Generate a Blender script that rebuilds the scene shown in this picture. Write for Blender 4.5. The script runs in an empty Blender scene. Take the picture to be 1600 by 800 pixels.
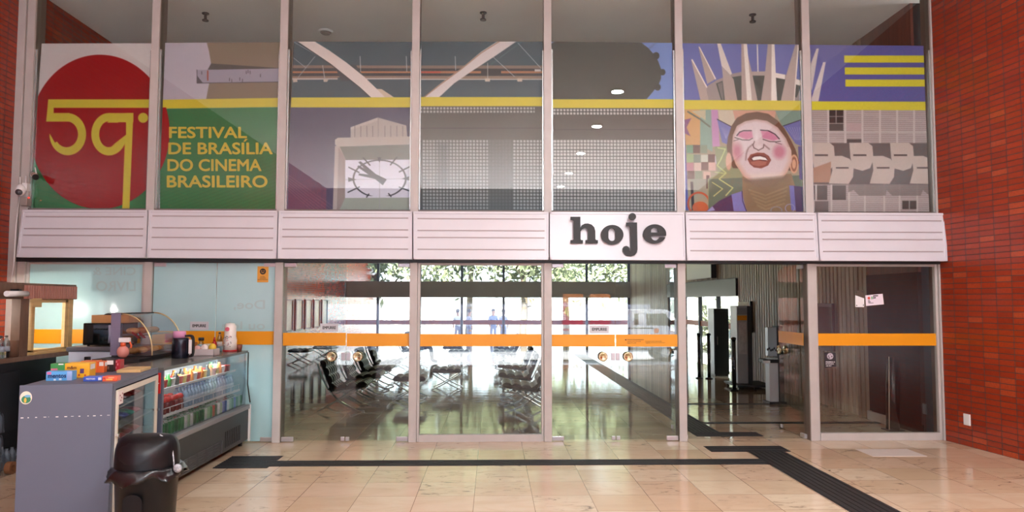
import bpy, bmesh, math, random
import numpy as np
from mathutils import Vector, Matrix
random.seed(7); rng = np.random.default_rng(7)
C = bpy.context.scene.collection
SC = bpy.context.scene
# ------------------------------------------------------------------ camera, world, sun, exposure
F, H, VPX, VPY = 1150.0, 1.8, 770.0, 470.0
D = 9.58                                   # distance from the camera to the glass front
PSI, THETA, RHO = math.atan((800-VPX)/F), math.atan((VPY-400)/F), 0.0015
fw = Vector((math.sin(PSI)*math.cos(THETA), math.cos(PSI)*math.cos(THETA), math.sin(THETA)))
rt = Vector((math.cos(PSI), -math.sin(PSI), 0)); up = rt.cross(fw)
rt, up = rt*math.cos(RHO)+up*math.sin(RHO), up*math.cos(RHO)-rt*math.sin(RHO)
cam = bpy.data.objects.new('camera', bpy.data.cameras.new('camera')); C.objects.link(cam)
cam.matrix_world = Matrix(((rt.x, up.x, -fw.x, 0), (rt.y, up.y, -fw.y, 0), (rt.z, up.z, -fw.z, H), (0, 0, 0, 1)))
cam.data.sensor_width = 36; cam.data.lens = F/1600*36; cam.data.clip_end = 300
SC.camera = cam
SC.view_settings.view_transform = 'Standard'; SC.view_settings.look = 'None'
SC.view_settings.gamma = 1; SC.view_settings.use_curve_mapping = False
SC.view_settings.exposure = 1.4
SC.cycles.use_denoising = True
SC.cycles.max_bounces = 12; SC.cycles.diffuse_bounces = 5; SC.cycles.glossy_bounces = 4
SC.cycles.transparent_max_bounces = 24; SC.cycles.transmission_bounces = 6
SC.cycles.sample_clamp_indirect = 6; SC.cycles.caustics_reflective = False; SC.cycles.caustics_refractive = False
SC.cycles.blur_glossy = 0.5; LAMP_W = (60, 60, 80, 120, 180)
w = bpy.data.worlds.new('sky'); SC.world = w; w.use_nodes = True
wb = w.node_tree.nodes["Background"]; wb.inputs[0].default_value = (0.80, 0.90, 1.0, 1); wb.inputs[1].default_value = 2.6
sun = bpy.data.objects.new('sun', bpy.data.lights.new('sun', 'SUN')); C.objects.link(sun)
sun.data.energy = 15.0; sun.data.color = (1, 0.95, 0.86); sun.data.angle = 0.01
sun.rotation_euler = Vector((0.06, 0.72, -0.68)).to_track_quat('-Z', 'Y').to_euler(); sun.location = (0, -40, 30)

def ray(px, py):
    return fw*F + rt*(px-800) + up*(400-py)
def PY(px, py, Y):                         # point of the vertical plane at depth Y
    d = ray(px, py); return Vector((0, 0, H)) + d*(Y/d.y)
def PX(px, py, X):
    d = ray(px, py); return Vector((0, 0, H)) + d*(X/d.x)
def proj(X, Y, Z):                         # numpy arrays -> photo pixels
    dx, dy, dz = X, Y, Z-H
    a = dx*rt.x+dy*rt.y+dz*rt.z; b = dx*up.x+dy*up.y+dz*up.z; c = dx*fw.x+dy*fw.y+dz*fw.z
    return 800+F*a/c, 400-F*b/c
def XL(px, Y): return (px-VPX)/F*Y         # quick lateral / height estimates at a depth
def ZL(py, Y): return H-(py-VPY)/F*Y

# ------------------------------------------------------------------ materials
def lin(c): 
    c = c/255.0
    return c/12.92 if c <= 0.04045 else ((c+0.055)/1.055)**2.4
def rgb(r, g, b): return (lin(r), lin(g), lin(b), 1)
MATS = {}
def mat(name, col=(200, 200, 200), rough=0.5, metal=0.0, spec=0.5, coat=0.0, noise=0.0, scale=8.0, emit=0.0, bump=0.0, trans=0.0, stretch=(1, 1, 1)):
    if name in MATS: return MATS[name]
    m = bpy.data.materials.new(name); m.use_nodes = True; nt = m.node_tree; p = nt.nodes['Principled BSDF']
    p.inputs['Base Color'].default_value = rgb(*col); p.inputs['Roughness'].default_value = rough
    p.inputs['Metallic'].default_value = metal; p.inputs['Specular IOR Level'].default_value = spec
    p.inputs['Coat Weight'].default_value = coat; p.inputs['Coat Roughness'].default_value = 0.05
    if trans: p.inputs['Transmission Weight'].default_value = trans
    if emit:
        p.inputs['Emission Color'].default_value = rgb(*col); p.inputs['Emission Strength'].default_value = emit
    if noise or bump:
        tc = nt.nodes.new('ShaderNodeTexCoord'); mp = nt.nodes.new('ShaderNodeMapping'); mp.inputs['Scale'].default_value = stretch
        n = nt.nodes.new('ShaderNodeTexNoise'); n.inputs['Scale'].default_value = scale; n.inputs['Detail'].default_value = 5
        nt.links.new(tc.outputs['Object'], mp.inputs[0]); nt.links.new(mp.outputs[0], n.inputs['Vector'])
        if noise:
            mr = nt.nodes.new('ShaderNodeMapRange'); mr.inputs[1].default_value = 0.3; mr.inputs[2].default_value = 0.7
            mr.inputs[3].default_value = 1-noise; mr.inputs[4].default_value = 1+noise
            mx = nt.nodes.new('ShaderNodeVectorMath'); mx.operation = 'SCALE'; mx.inputs[0].default_value = rgb(*col)[:3]
            nt.links.new(n.outputs[0], mr.inputs[0]); nt.links.new(mr.outputs[0], mx.inputs['Scale']); nt.links.new(mx.outputs[0], p.inputs['Base Color'])
        if bump:
            bp = nt.nodes.new('ShaderNodeBump'); bp.inputs['Strength'].default_value = bump; bp.inputs['Distance'].default_value = 0.01
            nt.links.new(n.outputs[0], bp.inputs['Height']); nt.links.new(bp.outputs[0], p.inputs['Normal'])
    MATS[name] = m; return m
class NT:                                   # tiny node-graph helper
    def __init__(s, name):
        s.m = bpy.data.materials.new(name); s.m.use_nodes = True; s.t = s.m.node_tree; s.p = s.t.nodes['Principled BSDF']; MATS[name] = s.m
    def n(s, typ, **kw):
        o = s.t.nodes.new(typ)
        for k, v in kw.items(): setattr(o, k, v)
        return o
    def set(s, sock, v):
        if isinstance(v, bpy.types.NodeSocket): s.t.links.new(v, sock)
        else: sock.default_value = v
    def math(s, op, a, b=0.0, c=0.0):
        o = s.n('ShaderNodeMath', operation=op)
        s.set(o.inputs[0], a); s.set(o.inputs[1], b); s.set(o.inputs[2], c); return o.outputs[0]
    def mix(s, f, a, b):
        o = s.n('ShaderNodeMix', data_type='RGBA'); s.set(o.inputs[0], f); s.set(o.inputs[6], a); s.set(o.inputs[7], b); return o.outputs[2]
    def obj(s):
        tc = s.n('ShaderNodeTexCoord'); x = s.n('ShaderNodeSeparateXYZ'); s.t.links.new(tc.outputs['Object'], x.inputs[0]); s.co = tc.outputs['Object']; return x.outputs
    def white(s, a, b, c=0.0):
        cb = s.n('ShaderNodeCombineXYZ'); s.set(cb.inputs[0], a); s.set(cb.inputs[1], b); s.set(cb.inputs[2], c)
        o = s.n('ShaderNodeTexWhiteNoise', noise_dimensions='3D'); s.t.links.new(cb.outputs[0], o.inputs[0]); return o.outputs
    def noise(s, vec, scale, detail=4, rough=0.55, dist=0.0):
        o = s.n('ShaderNodeTexNoise'); s.set(o.inputs['Vector'], vec); o.inputs['Scale'].default_value = scale; o.inputs['Detail'].default_value = detail
        o.inputs['Roughness'].default_value = rough; o.inputs['Distortion'].default_value = dist; return o.outputs[0]
    def ramp(s, f, lo, hi, a=0.0, b=1.0):
        o = s.n('ShaderNodeMapRange', interpolation_type='SMOOTHSTEP'); s.set(o.inputs[0], f); o.inputs[1].default_value = lo; o.inputs[2].default_value = hi
        o.inputs[3].default_value = a; o.inputs[4].default_value = b; return o.outputs[0]

def brick_mat(name, ax, u0=0.0, L=0.233, Hc=0.07):
    g = NT(name); x = g.obj(); u = g.math('DIVIDE', g.math('SUBTRACT', x[ax], u0), L); v = g.math('DIVIDE', x[2], Hc)
    fu, fv = g.math('FRACT', u), g.math('FRACT', v)
    wn = g.white(g.math('FLOOR', u), g.math('FLOOR', v), 3.1)
    du = g.math('MULTIPLY', g.math('MINIMUM', fu, g.math('SUBTRACT', 1.0, fu)), L)
    dv = g.math('MULTIPLY', g.math('MINIMUM', fv, g.math('SUBTRACT', 1.0, fv)), Hc)
    d = g.math('MINIMUM', du, dv); mask = g.ramp(d, 0.0035, 0.006)
    c1 = g.mix(wn[0], rgb(146, 46, 18), rgb(168, 58, 24)); lightb = g.ramp(wn[0], 0.93, 0.98)
    c2 = g.mix(lightb, c1, rgb(180, 74, 38)); nz = g.noise(g.co, 35, 5); c3 = g.mix(g.ramp(nz, 0.35, 0.75, 0, 0.35), c2, rgb(110, 30, 18))
    col = g.mix(mask, rgb(72, 48, 40), c3); g.t.links.new(col, g.p.inputs['Base Color'])
    g.t.links.new(g.math('ADD', g.math('MULTIPLY', mask, -0.6), 0.85), g.p.inputs['Roughness'])
    bp = g.n('ShaderNodeBump'); bp.inputs['Strength'].default_value = 0.25; bp.inputs['Distance'].default_value = 0.004
    g.t.links.new(g.math('ADD', mask, g.math('MULTIPLY', nz, 0.15)), bp.inputs['Height']); g.t.links.new(bp.outputs[0], g.p.inputs['Normal'])
    return g.m
def marble_mat(name='marble_floor', dark=0.0):
    g = NT(name); x = g.obj(); L, W = 0.535, 0.515
    u = g.math('DIVIDE', g.math('SUBTRACT', x[0], -0.164), L); v = g.math('DIVIDE', g.math('SUBTRACT', x[1], 6.417), W)
    fu, fv = g.math('FRACT', u), g.math('FRACT', v); iu, iv = g.math('FLOOR', u), g.math('FLOOR', v)
    wn = g.white(iu, iv, 1.7); wc = g.n('ShaderNodeSeparateColor'); g.t.links.new(wn[1], wc.inputs[0])
    off = g.n('ShaderNodeCombineXYZ'); g.set(off.inputs[0], x[0]); g.set(off.inputs[1], g.math('MULTIPLY', x[1], 2.2)); g.set(off.inputs[2], g.math('MULTIPLY', wn[0], 40.0))
    n1 = g.noise(off.outputs[0], 1.6, 5, 0.6, 0.8); n2 = g.noise(off.outputs[0], 3.2, 7, 0.65, 2.0)
    base = g.mix(wc.outputs[0], rgb(196, 170, 138), rgb(220, 204, 178)); base = g.mix(g.math('MULTIPLY', wc.outputs[1], 0.7), base, rgb(204, 172, 146))
    base = g.mix(g.ramp(n1, 0.35, 0.75, 0, 0.5), base, rgb(190, 160, 130))
    vein = g.math('MULTIPLY', g.ramp(n2, 0.54, 0.72), g.ramp(wc.outputs[2], 0.4, 0.8, 0.1, 0.95)); base = g.mix(vein, base, rgb(98, 82, 72))
    d = g.math('MINIMUM', g.math('MULTIPLY', g.math('MINIMUM', fu, g.math('SUBTRACT', 1.0, fu)), L), g.math('MULTIPLY', g.math('MINIMUM', fv, g.math('SUBTRACT', 1.0, fv)), W))
    mask = g.ramp(d, 0.0015, 0.0035); base = g.mix(mask, rgb(120, 92, 74), base)
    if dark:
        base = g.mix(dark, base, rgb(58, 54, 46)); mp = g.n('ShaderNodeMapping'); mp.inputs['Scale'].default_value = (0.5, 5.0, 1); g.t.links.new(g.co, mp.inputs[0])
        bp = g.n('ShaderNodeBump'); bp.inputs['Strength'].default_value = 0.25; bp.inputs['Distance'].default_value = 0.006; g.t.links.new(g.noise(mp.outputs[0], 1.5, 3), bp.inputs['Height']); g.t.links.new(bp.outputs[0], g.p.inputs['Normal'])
    g.t.links.new(base, g.p.inputs['Base Color'])
    g.t.links.new(g.math('ADD', g.math('MULTIPLY', n1, 0.06 if dark else 0.12), 0.03 if dark else 0.06), g.p.inputs['Roughness'])
    return g.m
def glass_mat(name, tint=(1, 1, 1), base=0.06):
    m = bpy.data.materials.new(name); m.use_nodes = True; t = m.node_tree; t.nodes.remove(t.nodes['Principled BSDF']); out = t.nodes['Material Output']
    tr = t.nodes.new('ShaderNodeBsdfTransparent'); tr.inputs[0].default_value = (*tint, 1)
    gl = t.nodes.new('ShaderNodeBsdfGlossy'); gl.inputs['Roughness'].default_value = 0.0
    lw = t.nodes.new('ShaderNodeLayerWeight'); lw.inputs[0].default_value = 0.5
    pw = t.nodes.new('ShaderNodeMath'); pw.operation = 'POWER'; pw.inputs[1].default_value = 5
    ma = t.nodes.new('ShaderNodeMath'); ma.operation = 'MULTIPLY_ADD'; ma.inputs[1].default_value = 0.9; ma.inputs[2].default_value = base
    mx = t.nodes.new('ShaderNodeMixShader')
    L = t.links.new; L(lw.outputs['Facing'], pw.inputs[0]); L(pw.outputs[0], ma.inputs[0]); L(ma.outputs[0], mx.inputs[0]); L(tr.outputs[0], mx.inputs[1]); L(gl.outputs[0], mx.inputs[2]); L(mx.outputs[0], out.inputs[0])
    MATS[name] = m; return m
GLASS = glass_mat('clear_glass', (0.94, 0.965, 0.955)); THIN = glass_mat('thin_clear_plastic', (0.9, 0.92, 0.93), 0.06)
BOTTLE = glass_mat('bottle_plastic', (0.72, 0.80, 0.84), 0.1); CURVED = glass_mat('case_glass', (0.86, 0.88, 0.9), 0.06)
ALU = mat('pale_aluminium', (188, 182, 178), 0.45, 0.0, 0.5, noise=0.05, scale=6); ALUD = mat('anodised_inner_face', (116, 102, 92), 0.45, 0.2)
SILVER = mat('silver_strip', (200, 205, 205), 0.25, 0.7); STEEL = mat('brushed_steel', (190, 190, 190), 0.3, 1.0); CHROME = mat('chrome', (225, 225, 225), 0.08, 1.0)
BLACK = mat('black_metal', (22, 22, 23), 0.45); ORANGE = mat('orange_film', (236, 156, 22), 0.4, emit=0.0); WHITE = mat('white_board', (214, 213, 220), 0.25, noise=0.02, scale=3)
FROST = mat('frosted_film', (172, 212, 216), 0.28, 0.0, 0.5, coat=0.6, noise=0.03, scale=2)
RUBBER = mat('black_rubber', (34, 34, 36), 0.5, bump=0.2, scale=60)
WHITEP = mat('white_plastic', (235, 235, 235), 0.35); TEXT = mat('black_print', (22, 20, 20), 0.5)

# ------------------------------------------------------------------ mesh helpers
class MB:
    def __init__(s): s.v, s.f, s.m, s.s = [], [], [], []
    def add(s, V, Fc, mi=0, sm=False):
        o = len(s.v); s.v += [tuple(p) for p in V]
        for f in Fc: s.f.append(tuple(i+o for i in f)); s.m.append(mi); s.s.append(sm)
        return s
    def box(s, x0, x1, y0, y1, z0, z1, mi=0, M=None):
        V = [Vector((x, y, z)) for z in (z0, z1) for y in (y0, y1) for x in (x0, x1)]
        if M: V = [M @ p for p in V]
        return s.add(V, [(0, 2, 3, 1), (4, 5, 7, 6), (0, 1, 5, 4), (2, 6, 7, 3), (0, 4, 6, 2), (1, 3, 7, 5)], mi)
    def prism(s, pts, vec, mi=0, sm=False):
        n = len(pts); P = [Vector(p) for p in pts]; v = Vector(vec)
        nm = Vector((0, 0, 0))
        for i in range(n): nm += P[i].cross(P[(i+1) % n])
        if nm.dot(v) > 0: P.reverse()
        V = P+[p+v for p in P]
        s.add(V, [tuple(range(n))], mi); o = len(s.v)-2*n
        s.f.append(tuple(o+n+i for i in range(n-1, -1, -1))); s.m.append(mi); s.s.append(False)
        for i in range(n):
            j = (i+1) % n; s.f.append((o+j, o+i, o+n+i, o+n+j)); s.m.append(mi); s.s.append(sm)
        return s
    def tube(s, pts, r, n=8, mi=0, cap=True):
        P = [Vector(p) for p in pts]; R = r if isinstance(r, (list, tuple)) else [r]*len(P); V = []; a = None
        for i, p in enumerate(P):
            t = (P[min(i+1, len(P)-1)]-P[max(i-1, 0)]).normalized()
            if a is None: a = t.orthogonal().normalized()
            else: a = (a-t*a.dot(t)).normalized()
            b = t.cross(a)
            V += [p+(a*math.cos(2*math.pi*k/n)+b*math.sin(2*math.pi*k/n))*R[i] for k in range(n)]
        Fc = [(i*n+k, i*n+(k+1) % n, (i+1)*n+(k+1) % n, (i+1)*n+k) for i in range(len(P)-1) for k in range(n)]
        s.add(V, Fc, mi, True)
        if cap:
            o = len(s.v)-len(V)
            s.f += [tuple(o+k for k in range(n-1, -1, -1)), tuple(o+(len(P)-1)*n+k for k in range(n))]; s.m += [mi, mi]; s.s += [False, False]
        return s
    def bar(s, pts, side, hw, ht, mi=0):     # flat bar swept along a path
        P = [Vector(p) for p in pts]; sd = Vector(side); V = []
        for i, p in enumerate(P):
            t = (P[min(i+1, len(P)-1)]-P[max(i-1, 0)]).normalized(); nn = t.cross(sd).normalized()
            V += [p+sd*hw+nn*ht, p-sd*hw+nn*ht, p-sd*hw-nn*ht, p+sd*hw-nn*ht]
        Fc = [(i*4+k, i*4+(k+1) % 4, (i+1)*4+(k+1) % 4, (i+1)*4+k) for i in range(len(P)-1) for k in range(4)]
        Fc += [(3, 2, 1, 0), tuple((len(P)-1)*4+k for k in range(4))]
        return s.add(V, Fc, mi)
    def lathe(s, prof, c=(0, 0, 0), n=20, mi=0, sm=True, sx=1.0, sy=1.0):
        V = []; c = Vector(c)
        for r, z in prof: V += [c+Vector((r*sx*math.cos(2*math.pi*k/n), r*sy*math.sin(2*math.pi*k/n), z)) for k in range(n)]
        Fc = [(i*n+k, i*n+(k+1) % n, (i+1)*n+(k+1) % n, (i+1)*n+k) for i in range(len(prof)-1) for k in range(n)]
        s.add(V, Fc, mi, sm); o = len(s.v)-len(V)
        if prof[0][0] > 1e-4: s.f.append(tuple(o+k for k in range(n-1, -1, -1))); s.m.append(mi); s.s.append(False)
        if prof[-1][0] > 1e-4: s.f.append(tuple(o+(len(prof)-1)*n+k for k in range(n))); s.m.append(mi); s.s.append(False)
        return s
    def ball(s, c, r, n=14, mi=0):
        r = r if isinstance(r, (tuple, list)) else (r, r, r)
        pr = [(max(1e-5, math.sin(math.pi*i/n)), -math.cos(math.pi*i/n)*r[2]) for i in range(n+1)]
        return s.lathe([(a, z) for a, z in pr], c, n+4, mi, True, r[0], r[1])
    def disc(s, c, nrm, r, n=24, mi=0, th=0.01):
        nv = Vector(nrm).normalized(); c = Vector(c); return s.tube([c-nv*th/2, c+nv*th/2], r, n, mi)
    def grid(s, P, mi=0, sm=True):           # P[i][j] points
        nu, nv = len(P), len(P[0]); V = [p for row in P for p in row]
        return s.add(V, [(i*nv+j, (i+1)*nv+j, (i+1)*nv+j+1, i*nv+j+1) for i in range(nu-1) for j in range(nv-1)], mi, sm)
    def build(s, name, mats, parent=None, bevel=0.0, seg=2, label=None):
        me = bpy.data.meshes.new(name); V = s.v
        if parent is not None:
            inv = WORLD[parent.name].inverted(); V = [tuple(inv @ Vector(p)) for p in V]
        me.from_pydata(V, [], s.f)
        for m in (mats if isinstance(mats, (list, tuple)) else [mats]): me.materials.append(m)
        me.polygons.foreach_set('material_index', s.m); me.polygons.foreach_set('use_smooth', s.s)
        if bevel:
            bm = bmesh.new(); bm.from_mesh(me)
            bmesh.ops.remove_doubles(bm, verts=bm.verts, dist=1e-6)
            ed = [e for e in bm.edges if len(e.link_faces) == 2 and e.calc_face_angle(0) > 0.6]
            bmesh.ops.bevel(bm, geom=ed, offset=bevel, segments=seg, affect='EDGES', profile=0.6, clamp_overlap=True)
            bm.to_mesh(me); bm.free()
        me.update()
        o = bpy.data.objects.new(name, me); C.objects.link(o)
        if parent is not None:
            o.parent = parent; WORLD[o.name] = WORLD[parent.name].copy()
        else: WORLD[o.name] = Matrix.Identity(4)
        if label: o['label'] = label
        return o
WORLD = {}
def tag(o, label=None, cat=None, group=None, kind=None):
    for k, v in (('label', label), ('category', cat), ('group', group), ('kind', kind)):
        if v: o[k] = v
    return o
def thing(name, loc, label, cat, group=None, rz=0.0, kind=None):
    o = bpy.data.objects.new(name, None); C.objects.link(o); o.location = loc; o.rotation_euler = (0, 0, rz); o.empty_display_size = 0.1
    WORLD[o.name] = Matrix.Translation(loc) @ Matrix.Rotation(rz, 4, 'Z')
    return tag(o, label, cat, group, kind)
def solo(mb, name, mats, label, cat, group=None, bevel=0.0, kind=None, loc=None):
    o = mb.build(name, mats, None, bevel)
    if loc is not None:                      # move the origin to the base
        L = Vector(loc)
        for v in o.data.vertices: v.co -= L
        o.location = L; WORLD[o.name] = Matrix.Translation(L)
    return tag(o, label, cat, group, kind)
def struct(mb, name, mats, parent=None, bevel=0.0):
    o = mb.build(name, mats, parent, bevel)
    if parent is None: o['kind'] = 'structure'
    return o
def dup(o, loc, rz=None, label=None, group=None, parent=None, local=False):
    c = o.copy(); C.objects.link(c)
    if parent is not None: c.parent = parent
    else:
        c.location = loc
        if rz is not None: c.rotation_euler = (0, 0, rz)
        if label: c['label'] = label
        if group: c['group'] = group
    for ch in list(o.children): dup(ch, None, parent=c)
    return c
def text_mesh(s, bold=0.0):
    cu = bpy.data.curves.new('lettering', 'FONT'); cu.body = s; cu.size = 1; cu.offset = bold; cu.resolution_u = 4
    o = bpy.data.objects.new('lettering', cu); C.objects.link(o); bpy.context.view_layer.update()
    me = bpy.data.meshes.new_from_object(o.evaluated_get(bpy.context.evaluated_depsgraph_get()))
    C.objects.unlink(o); bpy.data.objects.remove(o); bpy.data.curves.remove(cu)
    V = np.array([v.co[:] for v in me.vertices]); Fc = [tuple(p.vertices) for p in me.polygons]; bpy.data.meshes.remove(me)
    return V, Fc
def text_into(mb, s, O, U, W, mi=0, bold=0.0):   # text stretched over O + u*U + v*W (u right, v up); bold strokes by overlapping passes
    V, Fc = text_mesh(s); lo, hi = V.min(0), V.max(0); O, U, W = Vector(O), Vector(U), Vector(W); sx, sy = hi[0]-lo[0]+2*bold, hi[1]-lo[1]+2*bold
    nz = U.cross(W).normalized()*(-0.00015 if U.cross(W).y > 0 else 0.00015)
    for q, (dx, dy) in enumerate(((0, 0),) if not bold else ((-1, 0), (1, 0), (0, -1), (0, 1), (-.7, -.7), (.7, .7), (-.7, .7), (.7, -.7), (0, 0))):
        mb.add([O+nz*q+U*((p[0]-lo[0]+bold*(1+dx))/sx)+W*((p[1]-lo[1]+bold*(1+dy))/sy) for p in V], Fc, mi)
    return mb
def curve_shape(splines, depth):            # 2-D outlines with holes -> solid, in x,y; returns verts, faces
    cu = bpy.data.curves.new('outline', 'CURVE'); cu.dimensions = '2D'; cu.fill_mode = 'BOTH'; cu.extrude = depth/2
    for pts in splines:
        sp = cu.splines.new('POLY'); sp.points.add(len(pts)-1); sp.use_cyclic_u = True
        for i, p in enumerate(pts): sp.points[i].co = (p[0], p[1], 0, 1)
    o = bpy.data.objects.new('outline', cu); C.objects.link(o); bpy.context.view_layer.update()
    me = bpy.data.meshes.new_from_object(o.evaluated_get(bpy.context.evaluated_depsgraph_get()))
    C.objects.unlink(o); bpy.data.objects.remove(o); bpy.data.curves.remove(cu)
    V = [Vector(v.co) for v in me.vertices]; Fc = [tuple(p.vertices) for p in me.polygons]; bpy.data.meshes.remove(me); return V, Fc
def spline(pts, k=6):                       # Catmull-Rom
    P = [Vector(p) for p in pts]; P = [P[0]*2-P[1]]+P+[P[-1]*2-P[-2]]; out = []
    for i in range(1, len(P)-2):
        for j in range(k):
            t = j/k; a, b, c, d = P[i-1:i+3]
            out.append(0.5*((2*b)+(c-a)*t+(2*a-5*b+4*c-d)*t*t+(3*b-a-3*c+d)*t**3))
    return out+[P[-2]]
def arc(cx, cy, rx, ry, a0, a1, n=24): return [(cx+rx*math.cos(math.radians(a0+(a1-a0)*i/n)), cy+ry*math.sin(math.radians(a0+(a1-a0)*i/n))) for i in range(n+1)]
# ------------------------------------------------------------------ the shell
XLW, XRW, ZC, YF, YB = -6.14, 5.81, 5.95, 31.0, -8.0
MARBLE = marble_mat(); BRICKY = brick_mat('red_brick_wall', 1); BRICKX = brick_mat('red_brick_splayed_wall', 0)
PLASTER = mat('ceiling_plaster', (243, 238, 236), 0.8, noise=0.03, scale=1.5)
CONC = mat('plaza_concrete', (228, 226, 220), 0.8, noise=0.05, scale=0.8); EARTH = mat('asphalt', (74, 73, 74), 0.85, noise=0.1, scale=2)
YE = -1.7                                                            # edge of the lobby floor; the roof runs on as a canopy
struct(MB().box(XLW-0.3, 8.4, YE, D+0.12, -0.3, 0), 'floor', MARBLE)
struct(MB().box(XLW-0.3, XRW+0.3, D+0.12, YF+0.3, -0.3, 0), 'floor_foyer', marble_mat('foyer_marble_dimmed', 0.35))  # same marble as the lobby, the foyer's dimness mixed into its colour
struct(MB().box(XLW-0.3, 8.4, YB, D+0.3, ZC+0.0, ZC+0.4).box(XLW-0.3, XRW+0.3, D+0.3, YF+0.3, ZC, ZC+0.4), 'ceiling', PLASTER)
struct(MB().box(XLW-0.3, XLW-0.02, YB, 40, -1.0, ZC), 'wall_left', BRICKY)
ang = math.atan(0.104)                                               # the lobby's right wall opens towards the viewer
wr = MB().box(0, 18.0, 0, 0.25, -1.0, ZC).build('wall_right', BRICKX); wr['kind'] = 'structure'
wr.location = (5.88, D-0.06, 0); wr.rotation_euler = (0, 0, -math.pi/2+ang)
WOOD = NT('slatted_wood')
_x = WOOD.obj(); _wn = WOOD.white(WOOD.math('FLOOR', WOOD.math('DIVIDE', _x[1], 0.14)), 0.0, 2.0)
_cb = WOOD.n('ShaderNodeCombineXYZ'); WOOD.set(_cb.inputs[0], WOOD.math('MULTIPLY', _x[1], 30.0)); WOOD.set(_cb.inputs[1], WOOD.math('MULTIPLY', _wn[0], 50.0)); WOOD.set(_cb.inputs[2], _x[2])
_n = WOOD.noise(_cb.outputs[0], 1.2, 5)
_c = WOOD.mix(_wn[0], rgb(150, 126, 102), rgb(208, 188, 160)); _c = WOOD.mix(WOOD.ramp(_n, 0.4, 0.75, 0, 0.5), _c, rgb(110, 84, 66))
WOOD.t.links.new(_c, WOOD.p.inputs['Base Color']); WOOD.p.inputs['Roughness'].default_value = 0.42; WOOD = WOOD.m
DARKW = mat('dark_stained_wood', (40, 22, 18), 0.6, spec=0.15, noise=0.25, scale=2, stretch=(6, 6, 0.6)); REDW = mat('red_brown_boards', (104, 52, 38), 0.5, noise=0.3, scale=3, stretch=(6, 6, 0.4))
OY0, OY1 = 17.3, 24.2                                                # side entrance in the foyer's right wall
m = MB().box(XRW+0.03, XRW+0.3, D+0.3, OY0, -0.3, ZC, 1).box(XRW+0.03, XRW+0.3, OY1, YF+0.3, -0.3, ZC, 1).box(XRW+0.03, XRW+0.3, OY0, OY1, 2.34, ZC, 1)
y = 11.25
while y < YF:
    z0 = 2.36 if OY0 < y+0.06 < OY1 else 0.0
    m.box(XRW-0.02, XRW+0.03, y+0.018, y+0.118, z0, ZC, 0); y += 0.14
struct(m, 'wall_foyer_right', [WOOD, BLACK])
struct(MB().box(XRW-0.03, XRW+0.03, D+0.3, 11.25, 0.14, 2.2).box(XRW-0.0, XRW+0.03, D+0.3, 11.25, 0, 0.14), 'wall_foyer_cladding', DARKW)
struct(MB().box(XRW-0.01, XRW+0.03, D+0.3, 11.25, 2.2, ZC), 'wall_foyer_boards', REDW)
struct(MB().box(XRW-0.06, XRW-0.03, 10.6, 11.27, 0, 0.13), 'baseboard_right', mat('white_marble', (205, 200, 195), 0.25))
struct(MB().box(XRW-0.06, XRW+0.3, OY0, OY1, 1.92, 2.34), 'lintel', mat('dark_bronze', (48, 46, 42), 0.4))
# far glass front of the foyer
struct(MB().box(XLW, XRW, YF-0.15, YF+0.15, ZL(465, YF), ZL(440, YF)), 'beam', mat('grey_render', (168, 164, 150), 0.7, noise=0.06, scale=2))
far = [527, 592, 657, 722, 787, 852, 917, 983]; fx = [XLW]+[XL(p, YF) for p in far[1:-1]]+[XRW]
DARKM = mat('dark_mullion', (70, 72, 78), 0.4, 0.4)
for i, p in enumerate(far):
    x = XL(p, YF); struct(MB().box(x-0.05, x+0.05, YF-0.06, YF+0.06, 0, ZC), 'trim_%d' % (20+i), DARKM)
for i in range(len(far)-1):
    a, b = XL(far[i], YF)+0.055, XL(far[i+1], YF)-0.055
    r = thing('window_%d' % (20+i), ((a+b)/2, YF, 0), None, None, kind='structure')
    MB().box(a, b, YF-0.004, YF+0.004, 0.02, ZL(465, YF)-0.01).box(a, b, YF-0.004, YF+0.004, ZL(440, YF)+0.01, ZC-0.01).build('pane', GLASS, r)
    MB().box(a, b, YF-0.012, YF-0.006, ZL(507, YF), ZL(500, YF)).build('safety_stripe', mat('red_orange_film', (228, 110, 70), 0.5), r)
# outdoor ground beyond both ends
struct(MB().box(-60, 60, YF+0.3, 95, -0.7, -0.35).box(XRW+0.6, 60, D+0.5, YF+0.3, -0.7, -0.35), 'ground', CONC)
struct(MB().box(-60, 60, -70, YE, -1.5, -1.0), 'street', EARTH)
struct(MB().box(-14, 16, -23.9, YE-0.96, -1.0, -0.98), 'bounce_floor', mat('bounce_paving', (184, 188, 196), 0.8, noise=0.06, scale=1))  # pale paving added over the asphalt to bounce sunlight into the lobby
for k in range(3): struct(MB().box(-6.4, 8.4, YE-0.32*(k+1), YE-0.32*k, -1.0, -0.25*(k+1)), 'step_%d' % (k+1), CONC)
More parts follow.
